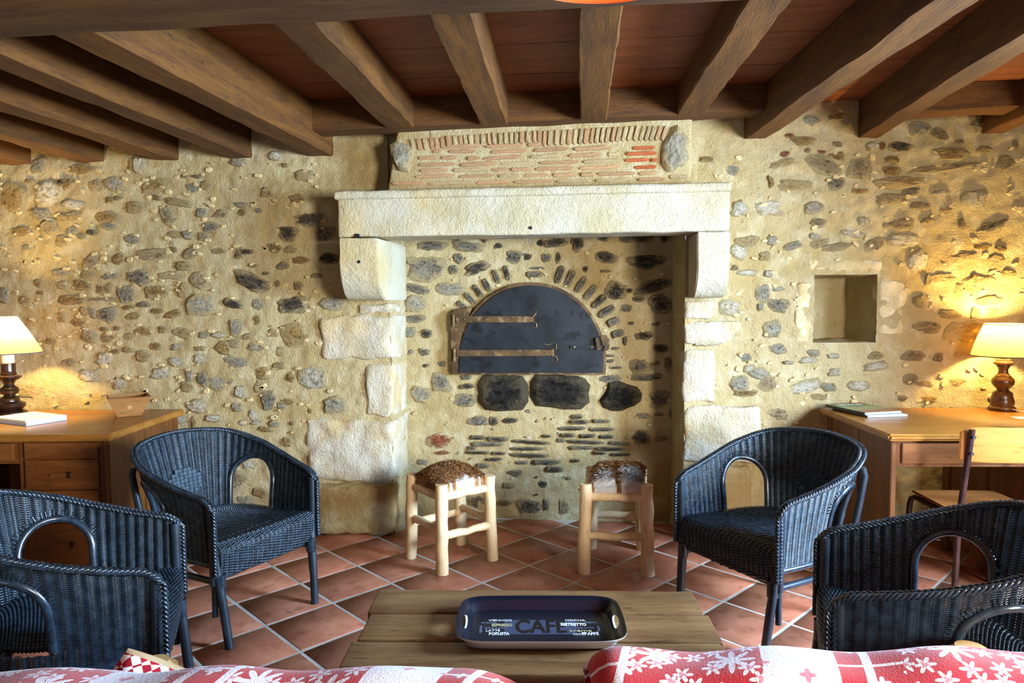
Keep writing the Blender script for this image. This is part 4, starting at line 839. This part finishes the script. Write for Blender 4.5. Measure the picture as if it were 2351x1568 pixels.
# ------------------------------------------------------------------ desks
def drawer(parent, x0, x1, yf, z0, z1, handle=True, name='drawer'):
    d = MB().box(x0, x1, yf-0.012, yf+0.03, z0, z1).build(name, M['desk'], parent, bevel=0.003)
    if handle:
        cx = (x0+x1)/2; MB().box(cx-0.055, cx+0.055, yf-0.026, yf-0.010, (z0+z1)/2-0.010, (z0+z1)/2+0.010).build('handle', M['desk'], d, bevel=0.004)
        MB().box(cx+0.030, cx+0.048, yf-0.030, yf-0.011, (z0+z1)/2-0.016, (z0+z1)/2+0.016).build('pull', M['ebony'], d, bevel=0.004)
    return d
def side_panel(parent, x0, x1, y0, y1, z1, name='side_panel'):
    p = MB().box(x0+0.008, x1-0.008, y0+0.06, y1-0.06, 0.06, z1-0.02).build(name, M['deskv'], parent, bevel=0.002)
    for (a, b) in ((y0, y0+0.065), (y1-0.065, y1), ((y0+y1)/2-0.03, (y0+y1)/2+0.03)): MB().box(x0, x1, a, b, 0.0, z1).build('stile', M['deskv'], p, bevel=0.003)
    MB().box(x0+0.002, x1-0.002, y0+0.065, y1-0.065, z1-0.09, z1).build('rail', M['deskv'], p, bevel=0.003); return p
# left desk: local x runs right, front faces -y, origin at its front right corner on the floor
HL = 0.735; dl = thing('writing_desk', 'oak pedestal desk under the lamp by the left wall', 'desk', (-2.32, -0.985, 0), rad(6.5))
MB().box(-1.42, 0.0, 0.0, 0.80, HL-0.034, HL).build('desk_top', M['desktop'], dl, bevel=0.006)
side_panel(dl, -0.050, -0.020, 0.03, 0.76, HL-0.034); side_panel(dl, -0.465, -0.440, 0.03, 0.76, HL-0.034, 'inner_panel')
fr_ = MB().box(-0.44, -0.05, 0.028, 0.045, 0.06, HL-0.034).build('pedestal_front', M['deskv'], dl, bevel=0.002)
for k, (a, b) in enumerate(((0.62-0.002, HL-0.042), (0.465, 0.608), (0.30, 0.455), (0.08, 0.29))): drawer(dl, -0.425, -0.065, 0.02, a, b, k > 0)
MB().box(-1.02, -0.465, 0.035, 0.06, 0.585, HL-0.034).build('kneehole_rail', M['deskv'], dl, bevel=0.002)
kd = drawer(dl, -1.0, -0.485, 0.026, 0.605, HL-0.046, False, 'kneehole_drawer'); MB().box(-0.60, -0.585, 0.008, 0.015, 0.64, 0.665).build('key_plate', M['steel'], kd, bevel=0.002)
MB().box(-1.40, -0.05, 0.745, 0.76, 0.10, HL-0.034).build('back_panel', M['deskv'], dl, bevel=0.002)
side_panel(dl, -1.40, -1.37, 0.03, 0.76, HL-0.034); MB().box(-1.37, -1.03, 0.028, 0.74, 0.06, HL-0.036).build('pedestal', M['deskv'], dl, bevel=0.003)
# right desk: origin at its front left corner on the floor
HR = 0.77; dr = thing('writing_desk', 'oak kneehole desk under the lamp by the right wall, chair tucked in', 'desk', (1.345, -0.915, 0), rad(4.0))
MB().box(0.0, 1.13, 0.0, 0.775, HR-0.03, HR).build('desk_top', M['desktop'], dr, bevel=0.010, seg=3)
side_panel(dr, 0.030, 0.055, 0.04, 0.74, HR-0.03); side_panel(dr, 0.66, 0.69, 0.05, 0.74, HR-0.03, 'inner_panel'); side_panel(dr, 1.08, 1.105, 0.04, 0.74, HR-0.03)
MB().box(0.055, 0.66, 0.045, 0.065, HR-0.155, HR-0.03).build('kneehole_rail', M['deskv'], dr, bevel=0.002); drawer(dr, 0.075, 0.60, 0.045, HR-0.138, HR-0.045, False, 'kneehole_drawer')
MB().box(0.69, 1.08, 0.048, 0.065, 0.06, HR-0.03).build('pedestal_front', M['deskv'], dr, bevel=0.002)
for (a, b) in ((0.585, HR-0.04), (0.43, 0.575), (0.26, 0.42), (0.08, 0.25)): drawer(dr, 0.705, 1.065, 0.04, a, b)

# ------------------------------------------------------------------ lamps
def shade_mat(name, base, line, rings):
    g = G(name); tc = g.n.new('ShaderNodeTexCoord'); sp = g.n.new('ShaderNodeSeparateXYZ'); g.l(tc.outputs['Object'], sp.inputs[0])
    f1 = g.math('SMOOTH_MIN', g.math('ABSOLUTE', g.math('SINE', g.math('MULTIPLY', sp.outputs[2], 380.0))), 1.0, 0.1)
    an = g.math('ARCTAN2', sp.outputs[1], sp.outputs[0]); f2 = g.math('ABSOLUTE', g.math('SINE', g.math('MULTIPLY', an, 60.0)))
    f = g.math('MAXIMUM', g.math('GREATER_THAN', f1, 0.93), g.math('MULTIPLY', g.math('GREATER_THAN', f2, 0.95), 0.6))
    low = g.ramp(sp.outputs[2], rings[0], rings[1]); f = g.math('MULTIPLY', f, g.math('MULTIPLY_ADD', low, -0.5, 0.75))
    c = g.mix(f, lin(base), lin(line)); d = g.n.new('ShaderNodeBsdfDiffuse'); t_ = g.n.new('ShaderNodeBsdfTranslucent'); mx = g.n.new('ShaderNodeMixShader'); mx.inputs[0].default_value = 0.42
    g.l(c, d.inputs[0]); g.l(c, t_.inputs[0]); g.l(d.outputs[0], mx.inputs[1]); g.l(t_.outputs[0], mx.inputs[2]); g.l(mx.outputs[0], g.out.inputs[0]); return g.m
def lamp(label, loc, prof, mat, sleeve, r0, r1, z0, z1, watts, base, line):
    t = thing('table_lamp', label, 'lamp', loc); MB().lathe(prof, 32).build('lamp_base', mat, t, smooth=True, sharp=35)
    zt = prof[-1][1]
    MB().lathe([(sleeve[0], zt-0.002), (sleeve[0], zt+sleeve[1])], 20).build('candle_sleeve', sleeve[2], t, smooth=True, sharp=50)
    n_ = 6; prf = [(r0+(r1-r0)*(i/n_)+0.004*math.sin(math.pi*i/n_), z0+(z1-z0)*i/n_) for i in range(n_+1)]
    sh = MB().lathe(prf, 48, cap=False).build('lamp_shade', shade_mat('shade_'+line, base, line, (z0, z1)), t, smooth=True, sharp=80)
    for (r, z) in ((r0, z0), (r1, z1)): MB().tube([(r*math.cos(a), r*math.sin(a), z) for a in np.linspace(0, 2*math.pi, 49)], 0.0032, 6, False).build('shade_binding', mat_flat('binding_'+line+str(z), '5a5a66' if z == z0 else 'efe2b8', 0.7), sh, smooth=True)
    zb = z0+(z1-z0)*0.42
    gm = G('bulb_glass'); em = gm.add('ShaderNodeEmission'); em.inputs[0].default_value = (1, 0.72, 0.36, 1); em.inputs[1].default_value = 12.0; gm.l(em.outputs[0], gm.out.inputs[0])
    MB().lathe([(0.012, zb-0.045), (0.016, zb-0.035), (0.024, zb-0.01), (0.022, zb+0.012), (0.010, zb+0.024), (0.001, zb+0.026)], 16).build('bulb', gm.m, t, smooth=True)
    MB().lathe([(0.013, zt+sleeve[1]-0.002), (0.013, zb-0.043)], 14).build('bulb_socket', M['cream'], t, smooth=True, sharp=50)
    ld = bpy.data.lights.new('lamp_light', 'POINT'); ld.energy = watts; ld.color = (1.0, 0.71, 0.25); ld.shadow_soft_size = 0.035
    lo = bpy.data.objects.new('lamp_light', ld); COL.objects.link(lo); lo.parent = t; lo.location = (0.0, 0.0, zb+0.045)
    return t
k_ = 0.00074
PL = [(r*k_, (852-y)*k_) for r, y in ((108, 852), (112, 848), (112, 818), (92, 808), (75, 803), (96, 788), (106, 770), (100, 752), (66, 736), (64, 722), (68, 712), (40, 696), (36, 688), (58, 676), (66, 655), (58, 634), (38, 618), (34, 604), (40, 590), (46, 580), (70, 566), (86, 552), (87, 543), (60, 538), (50, 530), (54, 522), (50, 514), (48, 500), (48, 445), (44, 440))]
lamp('table lamp with dark turned base and conical cream shade, cut by the left edge', (-3.275, -0.50, HL+0.001), PL, M['ebony'], (0.031, 0.055, M['cream']), 0.170, 0.056, 0.362, 0.565, 50, 'b9a578', '9a5632')
PR = [(r*k_, (712-y)*k_) for r, y in ((84, 712), (87, 705), (86, 692), (72, 682), (73, 672), (77, 650), (73, 632), (64, 605), (66, 598), (58, 580), (44, 572), (36, 562), (50, 545), (68, 525), (73, 505), (68, 485), (52, 470), (50, 462), (40, 456), (32, 440), (30, 420), (36, 402), (44, 392), (42, 385), (58, 381), (63, 372), (60, 362), (48, 356), (44, 345), (32, 338))]
lr_ = lamp('table lamp with brown baluster base and checked yellow shade, by the right edge', (2.235, -0.155, HR+0.001), PR, M['walnut'], (0.018, 0.02, M['walnut']), 0.152, 0.094, 0.292, 0.462, 48, 'b59c5e', '964522')
MB().tube([(0.02, -0.060, 0.012), (0.05, -0.085, 0.004), (0.10, -0.09, 0.003), (0.20, -0.06, 0.003)], 0.0028, 8).build('flex', M['cream'], lr_, smooth=True)

# ------------------------------------------------------------------ things on the desks
ps = thing('paper_stack', 'stack of white papers in front of the left lamp', 'papers', (-3.02, -0.655, HL+0.001), rad(-20))
for k in range(7): MB().box(-0.15+random.uniform(-.004, .004), 0.15+random.uniform(-.004, .004), -0.105+random.uniform(-.004, .004), 0.105, 0.004*k, 0.004*k+0.0034).build('folder', M['paper'] if k in (6, 3) else M['paperblue'], ps, bevel=0.0008)
bx_ = thing('wooden_box', 'small tapered wooden box with star cut-outs at the left desk corner', 'box', (-2.60, -0.43, HL+0.001), rad(38))
b0, b1, hh, th = 0.062, 0.108, 0.112, 0.008
for k in range(4):
    a = k*math.pi/2; ca, sa = math.cos(a), math.sin(a); R2 = lambda x, y: (x*ca-y*sa, x*sa+y*ca)
    # outer face with a star-shaped recess
    q = [(-b0, -b0, 0), (b0, -b0, 0), (b1, -b1, hh), (-b1, -b1, hh)]; qi = [(-b0+th, -b0+th, 0.006), (b0-th, -b0+th, 0.006), (b1-th, -b1+th, hh), (-b1+th, -b1+th, hh)]
    p8 = [(*R2(p[0], p[1]), p[2]) for p in q+qi]; w_ = MB().put(p8, [(0, 1, 2, 3), (7, 6, 5, 4), (0, 4, 5, 1), (3, 2, 6, 7), (0, 3, 7, 4), (1, 5, 6, 2)]).build('box_side', M['boxwood'], bx_, bevel=0.0012)
    st = []; zc = hh*0.5; yc = -(b0+b1)/2-0.0006; sl = (b1-b0)/hh
    for i in range(10): rr_ = 0.017 if i % 2 == 0 else 0.008; u_, v_ = rr_*math.sin(i*math.pi/5), rr_*math.cos(i*math.pi/5); st.append((*R2(u_, yc-sl*v_), zc+v_))
    MB().put(st, [tuple(range(10))]).build('star_cutout', mat_flat('cutout_%d' % k, 'b98a55', 0.7), w_)
MB().box(-b0+th, b0-th, -b0+th, b0-th, 0, 0.006).build('box_bottom', M['boxwood'], bx_)
def magazine(label, loc, rz, w, d, h, cover, extra=None, ry=0.0):
    t = thing('magazine', label, 'magazine', loc, rz, 'magazines on the right desk'); t.rotation_euler = (0, ry, rz)
    for k in range(3): MB().box(0.001, w-0.002*(k+1), 0.001, d-0.001, h*(0.12+0.26*k), h*(0.12+0.26*k)+h*0.22).build('pages', M['paper'] if k % 2 == 0 else M['paperblue'], t)
    MB().box(0, w, 0, d, 0, h*0.1).build('back_cover', M['black'], t); MB().box(-0.001, 0.0, 0, d, 0, h).build('spine', M['black'], t)
    c = MB().box(0, w, 0, d, h*0.9, h).build('front_cover', cover, t)
    if extra: extra(t, c, w, d, h)
    return t
def cover_mat():
    g = G('landscape_cover'); tc = g.n.new('ShaderNodeTexCoord'); sp = g.n.new('ShaderNodeSeparateXYZ'); g.l(tc.outputs['Object'], sp.inputs[0]); nn = g.noise(tc.outputs['Object'], 14, 4)
    y = g.math('MULTIPLY_ADD', nn, 0.12, sp.outputs[1]); c = g.mix(g.ramp(y, 0.12, 0.17), lin('9a6a4c'), lin('8f9a6a')); c = g.mix(g.ramp(y, 0.2, 0.27), c, lin('4f7a42')); c = g.mix(g.ramp(y, 0.29, 0.32), c, lin('2f5230'))
    g.col(c); return g.set(0.3, 0.5)
def ex(t, c, w, d, h):
    MB().put([(w-0.065, d, h+.0004), (w, d, h+.0004), (w, d-0.06, h+.0004)], [(0, 1, 2)]).build('red_flash', mat_flat('red_flash', 'b5263c', 0.35), c)
    cu = bpy.data.curves.new('lettering', 'FONT'); cu.body = 'flâneries'; cu.size = 0.045; cu.align_x = 'CENTER'; cu.materials.append(M['paper']); cu.extrude = 0.0002; obj('lettering', text_mesh(cu), c, (w*0.52, d-0.062, h+.0005))
magazine('white-edged magazine underneath the green one on the right desk', (1.425, -0.465, HR+0.001), rad(14), 0.225, 0.30, 0.010, M['paper'])
magazine('green landscape magazine on top, corner of the right desk', (1.418, -0.450, HR+0.0125), rad(20), 0.225, 0.30, 0.012, cover_mat(), ex)
tag(MB().box(-0.06, 0.06, -0.03, 0.03, 0, 0.0012).build('paper_slip', M['paper'], None, loc=(2.20, -0.42, HR+0.001), rot=(0, 0, rad(8))), 'small white paper slip in front of the right lamp', 'paper')

# ------------------------------------------------------------------ school chair at the right desk
sc = thing('school_chair', 'steel tube chair with bent plywood backrest at the right desk', 'chair', (1.745, -0.875, 0), rad(3))
n = 16; bk = MB(); vs = []
for i in range(n+1):
    u = i/n*2-1; y = -0.205+0.035*(1-u*u)*-1; e = 1-0.16*abs(u)**8
    for (dy, z) in ((0, 0.695+0.02*(1-e)*3), (0, 0.695+0.148*e), (0.009, 0.695+0.148*e), (0.009, 0.695+0.02*(1-e)*3)): vs.append((u*0.205, y+dy-0.04*(z-0.69), z))
bk.put(vs, [(i*4+j, (i+1)*4+j, (i+1)*4+(j+1) % 4, i*4+(j+1) % 4) for i in range(n) for j in range(4)]+[(3, 2, 1, 0), (n*4, n*4+1, n*4+2, n*4+3)]); bk.build('backrest', M['ply'], sc, bevel=0.003)
MB().box(-0.19, 0.19, -0.185, 0.20, 0.452, 0.464).build('seat', M['seatwood'], sc, bevel=0.005)
for sg in (-1, 1):
    fr = MB().tube([(sg*x, y, z) for x, y, z in [(.175, -.238, .835), (.176, -.215, .70), (.178, -.185, .52), (.182, -.175, .40), (.205, -.195, .0)]], 0.0125, 12).build('back_leg', M['tube'], sc, smooth=True, sharp=60)
    for z in (0.735, 0.805): MB().tube([(sg*.1755, -.262+0.16*(0.835-z), z), (sg*.1755, -.228+0.16*(0.835-z), z)], 0.007, 10).build('bolt', M['black'], fr, smooth=True, sharp=50)
    MB().tube([(sg*x, y, z) for x, y, z in [(.180, -.175, .437), (.185, .0, .437), (.187, .165, .437), (.189, .195, .425), (.191, .205, .395), (.205, .235, .0)]], 0.0125, 12).build('front_leg', M['tube'], sc, smooth=True, sharp=60)
MB().tube([(-.186, .12, .437), (.186, .12, .437)], 0.010, 10).build('crossbar', M['tube'], sc, smooth=True); MB().tube([(-.18, -.17, .437), (.18, -.17, .437)], 0.010, 10).build('crossbar', M['tube'], sc, smooth=True)

# ------------------------------------------------------------------ sofa in the foreground with patterned throws
def throw_mat():
    g = G('red_patchwork_cloth'); uvn = g.n.new('ShaderNodeUVMap'); uvn.uv_map = 'UVMap'; sp = g.n.new('ShaderNodeSeparateXYZ'); g.l(uvn.outputs[0], sp.inputs[0]); U_, V_ = sp.outputs[0], sp.outputs[1]
    RED, WH, PK = lin('a50c20'), lin('cfccd8'), lin('bf6575')
    def fl(scale, petals, r, sharp):
        mp = g.n.new('ShaderNodeMapping'); mp.inputs['Scale'].default_value = (scale, scale, 1); g.l(uvn.outputs[0], mp.inputs[0]); vo_ = g.n.new('ShaderNodeTexVoronoi'); vo_.voronoi_dimensions = '2D'; vo_.inputs['Scale'].default_value = 1.0; vo_.inputs['Randomness'].default_value = 0.75; g.l(mp.outputs[0], vo_.inputs[0])
        sb = g.n.new('ShaderNodeVectorMath'); sb.operation = 'SUBTRACT'; g.l(mp.outputs[0], sb.inputs[0]); g.l(vo_.outputs['Position'], sb.inputs[1]); s2 = g.n.new('ShaderNodeSeparateXYZ'); g.l(sb.outputs[0], s2.inputs[0])
        an = g.math('ARCTAN2', s2.outputs[1], s2.outputs[0]); rad_ = g.math('MULTIPLY_ADD', g.math('COSINE', g.math('MULTIPLY', an, float(petals))), r*sharp, r); return g.math('LESS_THAN', vo_.outputs['Distance'], rad_)
    per = g.math('MULTIPLY', g.math('FRACT', g.math('DIVIDE', U_, 0.42)), 0.42)
    band = lambda a, b: g.math('MULTIPLY', g.math('GREATER_THAN', per, a), g.math('LESS_THAN', per, b))
    flow = g.math('MAXIMUM', fl(22, 6, 0.27, 0.45), fl(9, 8, 0.22, 0.5)); c = g.mix(flow, RED, WH); c = g.mix(g.math('MULTIPLY', fl(22, 3, 0.12, 0.3), 0.8), c, PK)
    # checked stretch: white bars both ways with a small flower in each square
    bu = g.math('LESS_THAN', g.math('FRACT', g.math('DIVIDE', U_, 0.062)), 0.24); bvv = g.math('LESS_THAN', g.math('FRACT', g.math('DIVIDE', V_, 0.062)), 0.10)
    chk = g.mix(g.math('MAXIMUM', bu, bvv), g.mix(fl(16, 4, 0.15, 0.4), RED, WH), WH); c = g.mix(band(0.115, 0.215), c, chk)
    wp = g.mix(fl(14, 4, 0.13, 0.35), WH, PK); c = g.mix(band(0.0, 0.115), c, wp)
    g.col(c); g.bump(g.noise(uvn.outputs[0], 260, 3), 0.35, 0.003); g.b.inputs['Sheen Weight'].default_value = 0.2; return g.set(0.9, 0.15)
THM = throw_mat()
so = thing('sofa', 'sofa seen from behind in the foreground, with light wooden arms', 'sofa', (0.0, -3.13, 0), rad(6.0))
SF = mat_noise('sofa_upholstery', '6e2a26', '7d342d', 20, 0.9, 0.3, 200, rndval=0)
MB().box(-1.42, 1.28, -0.07, 0.03, 0.12, 0.66).build('back_frame', SF, so, bevel=0.02); MB().box(-1.42, 1.28, 0.03, 0.60, 0.14, 0.30).build('seat_frame', SF, so, bevel=0.02)
for (a, b) in ((-1.38, -0.05), (-0.03, 1.24)):
    rough_block('seat_cushion', a, b, 0.09, 0.61, 0.302, 0.415, SF, so, 0.04, 0.004, 0.12, 4, a); rough_block('back_cushion', a+0.02, b-0.02, -0.045, 0.085, 0.40, 0.745 if a < -1 else 0.765, SF, so, 0.05, 0.004, 0.12, 4, a+9)
for sx in (-1.36, 1.22):
    for sy in (-0.02, 0.55): MB().box(sx-0.03, sx+0.03, sy-0.03, sy+0.03, 0, 0.15).build('leg', M['ebony'], so, bevel=0.004)
def arm(x, yf, zt):
    pts = []; w = 0.052
    for i in range(13): a = math.pi*i/12; pts.append((w*math.cos(a), yf-w+w*math.sin(a)))
    pts += [(-w, 0.16), (w, 0.16)]; k = len(pts); t = MB().put([(x+a, b, zt-0.045) for a, b in pts]+[(x+a, b, zt) for a, b in pts], [tuple(range(k-1, -1, -1)), tuple(range(k, 2*k))]+[(i, (i+1) % k, k+(i+1) % k, k+i) for i in range(k)])
    ar = t.build('arm', M['armwood'], so, bevel=0.018, seg=3); MB().box(x-0.03, x+0.03, yf-0.13, yf-0.07, 0.14, zt-0.046).build('arm_post', M['armwood'], ar, bevel=0.006); MB().box(x-0.03, x+0.03, 0.18, 0.24, 0.14, zt-0.046).build('arm_post', M['armwood'], ar, bevel=0.006)
arm(-0.985, 0.695, 0.505); arm(0.985, 0.66, 0.545)
def throw(label, x0, x1, r, zc, seed, off, droop):
    prof = [(0.142, 0.52), (0.126, 0.62)]+[(0.02+(r+0.030)*math.cos(a), zc+r*math.sin(a)) for a in np.linspace(0.1, math.pi-0.1, 13)]+[(-0.098, 0.60), (-0.104, 0.45), (-0.108, 0.33)]
    prof = catmull(prof, 40); pl = np.concatenate([[0], np.cumsum(np.linalg.norm(np.diff(prof, axis=0), axis=1))]); nx = 90; V = []; UVv = []
    for i in range(nx+1):
        x = x0+(x1-x0)*i/nx
        for j, (y, z) in enumerate(prof):
            e = droop(x); wv = 0.006*nz((x*1.0, j*0.03, 0), 6, seed)+0.004*math.sin(x*24+j*0.12+seed); cy = 0.02; zz = z-e*(z-0.2); yy = cy+(y-cy)*(1+0.0*e)
            nrm = np.array([yy-cy, zz-zc+0.05]); nrm /= np.linalg.norm(nrm)+1e-9; V.append((x, yy+nrm[0]*wv, zz+nrm[1]*wv)); UVv.append((x+0.30*(pl[j]-pl[-1]*0.47)+off+4.2, pl[j]))
    k = len(prof); Q = np.array([(i*k+j, i*k+j+1, (i+1)*k+j+1, (i+1)*k+j) for i in range(nx) for j in range(k-1)]); me = fast_mesh('throw_blanket', V, Q, THM, True)
    uv = me.uv_layers.new(name='UVMap'); uv.data.foreach_set('uv', np.array(UVv, np.float32)[Q.ravel()].ravel())
    o = tag(obj('throw_blanket', me), label, 'throw', 'throws over the sofa back'); o.location = (0.0, -3.13, 0); o.rotation_euler = (0, 0, rad(6.0)); md = o.modifiers.new('thick', 'SOLIDIFY'); md.thickness = 0.006; md.offset = 1.0; return o
throw('red and white patchwork throw over the left half of the sofa back', -1.32, -0.075, 0.062, 0.735, 1.0, 0.78, lambda x: 0.10*max(0, (x+0.19)/0.12)**2)
throw('red floral throw over the right half of the sofa back, set higher', 0.012, 1.18, 0.070, 0.752, 5.0, 0.17, lambda x: 0.06*max(0, (0.05-x)/0.05)**2)
gc = G('gingham'); v_ = gc.coords((1, 1, 1), rnd=False); ckn = gc.add('ShaderNodeTexChecker'); ckn.inputs['Scale'].default_value = 62; ckn.inputs['Color1'].default_value = lin('a51f2b'); ckn.inputs['Color2'].default_value = lin('efe6da'); gc.l(v_, ckn.inputs['Vector']); gc.col(ckn.outputs[0]); gc.set(0.9, 0.1)
cu = thing('cushion', 'red gingham cushion with a beige border, its corner showing above the left throw', 'cushion', (-0.878, -2.885, 0.420), rad(46))
def pillow(name, u0, u1, mat):
    """part of a square pillow standing on its corner: u runs across, v along"""
    n_ = 22; V = []; hs = 0.106; an = rad(52); tilt = rad(-14)
    for sgn in (-1, 1):
        for j in range(n_+1):
            for i in range(n_+1):
                u = u0+(u1-u0)*i/n_; v = -1+2*j/n_; th = 0.045*max(0, (1-u*u)*(1-v*v))**0.45; pinch = 1-0.05*(u*u+v*v)
                x, z = hs*pinch*(u*math.cos(an)-v*math.sin(an)), hs*pinch*(u*math.sin(an)+v*math.cos(an)); y = sgn*th
                V.append((x, y*math.cos(tilt)-z*math.sin(tilt), 0.137+y*math.sin(tilt)+z*math.cos(tilt)))
    k = (n_+1)**2; Q = []
    for s_ in (0, 1):
        for j in range(n_):
            for i in range(n_):
                q = [s_*k+j*(n_+1)+i, s_*k+j*(n_+1)+i+1, s_*k+(j+1)*(n_+1)+i+1, s_*k+(j+1)*(n_+1)+i]; Q.append(q if s_ == 0 else q[::-1])
    return obj(name, fast_mesh(name, V, Q, mat, True), cu)
pillow('gingham_face', -1.0, 0.90, gc.m); pillow('linen_border', 0.90, 1.0, mat_noise('linen', 'a98c66', 'b99c76', 30, 0.9, 0.2, 200, rndval=0))

# ------------------------------------------------------------------ orange pendant shade at the top edge of the picture
pc = at(1392, 8, Y=-2.40); pz = pc[2]
pd = thing('pendant_lamp', 'orange pendant lampshade peeking in at the top edge', 'lamp', (pc[0]+0.0, -2.64, pz))
om = mat_flat('orange_enamel', 'f0571c', 0.35)
MB().lathe([(0.240, 0.0), (0.238, 0.004), (0.20, 0.05), (0.13, 0.11), (0.05, 0.15), (0.045, 0.15), (0.125, 0.105), (0.195, 0.045), (0.232, 0.002), (0.234, 0.0)], 56, cap=False).build('shade', om, pd, smooth=True, sharp=70)
MB().tube([(0, 0, 0.145), (0, 0, 0.20)], 0.022, 14).build('cap', M['black'], pd, smooth=True, sharp=50); MB().tube([(0, 0, 0.2), (0, 0, ZC-pz)], 0.004, 8).build('cord', M['black'], pd, smooth=True)
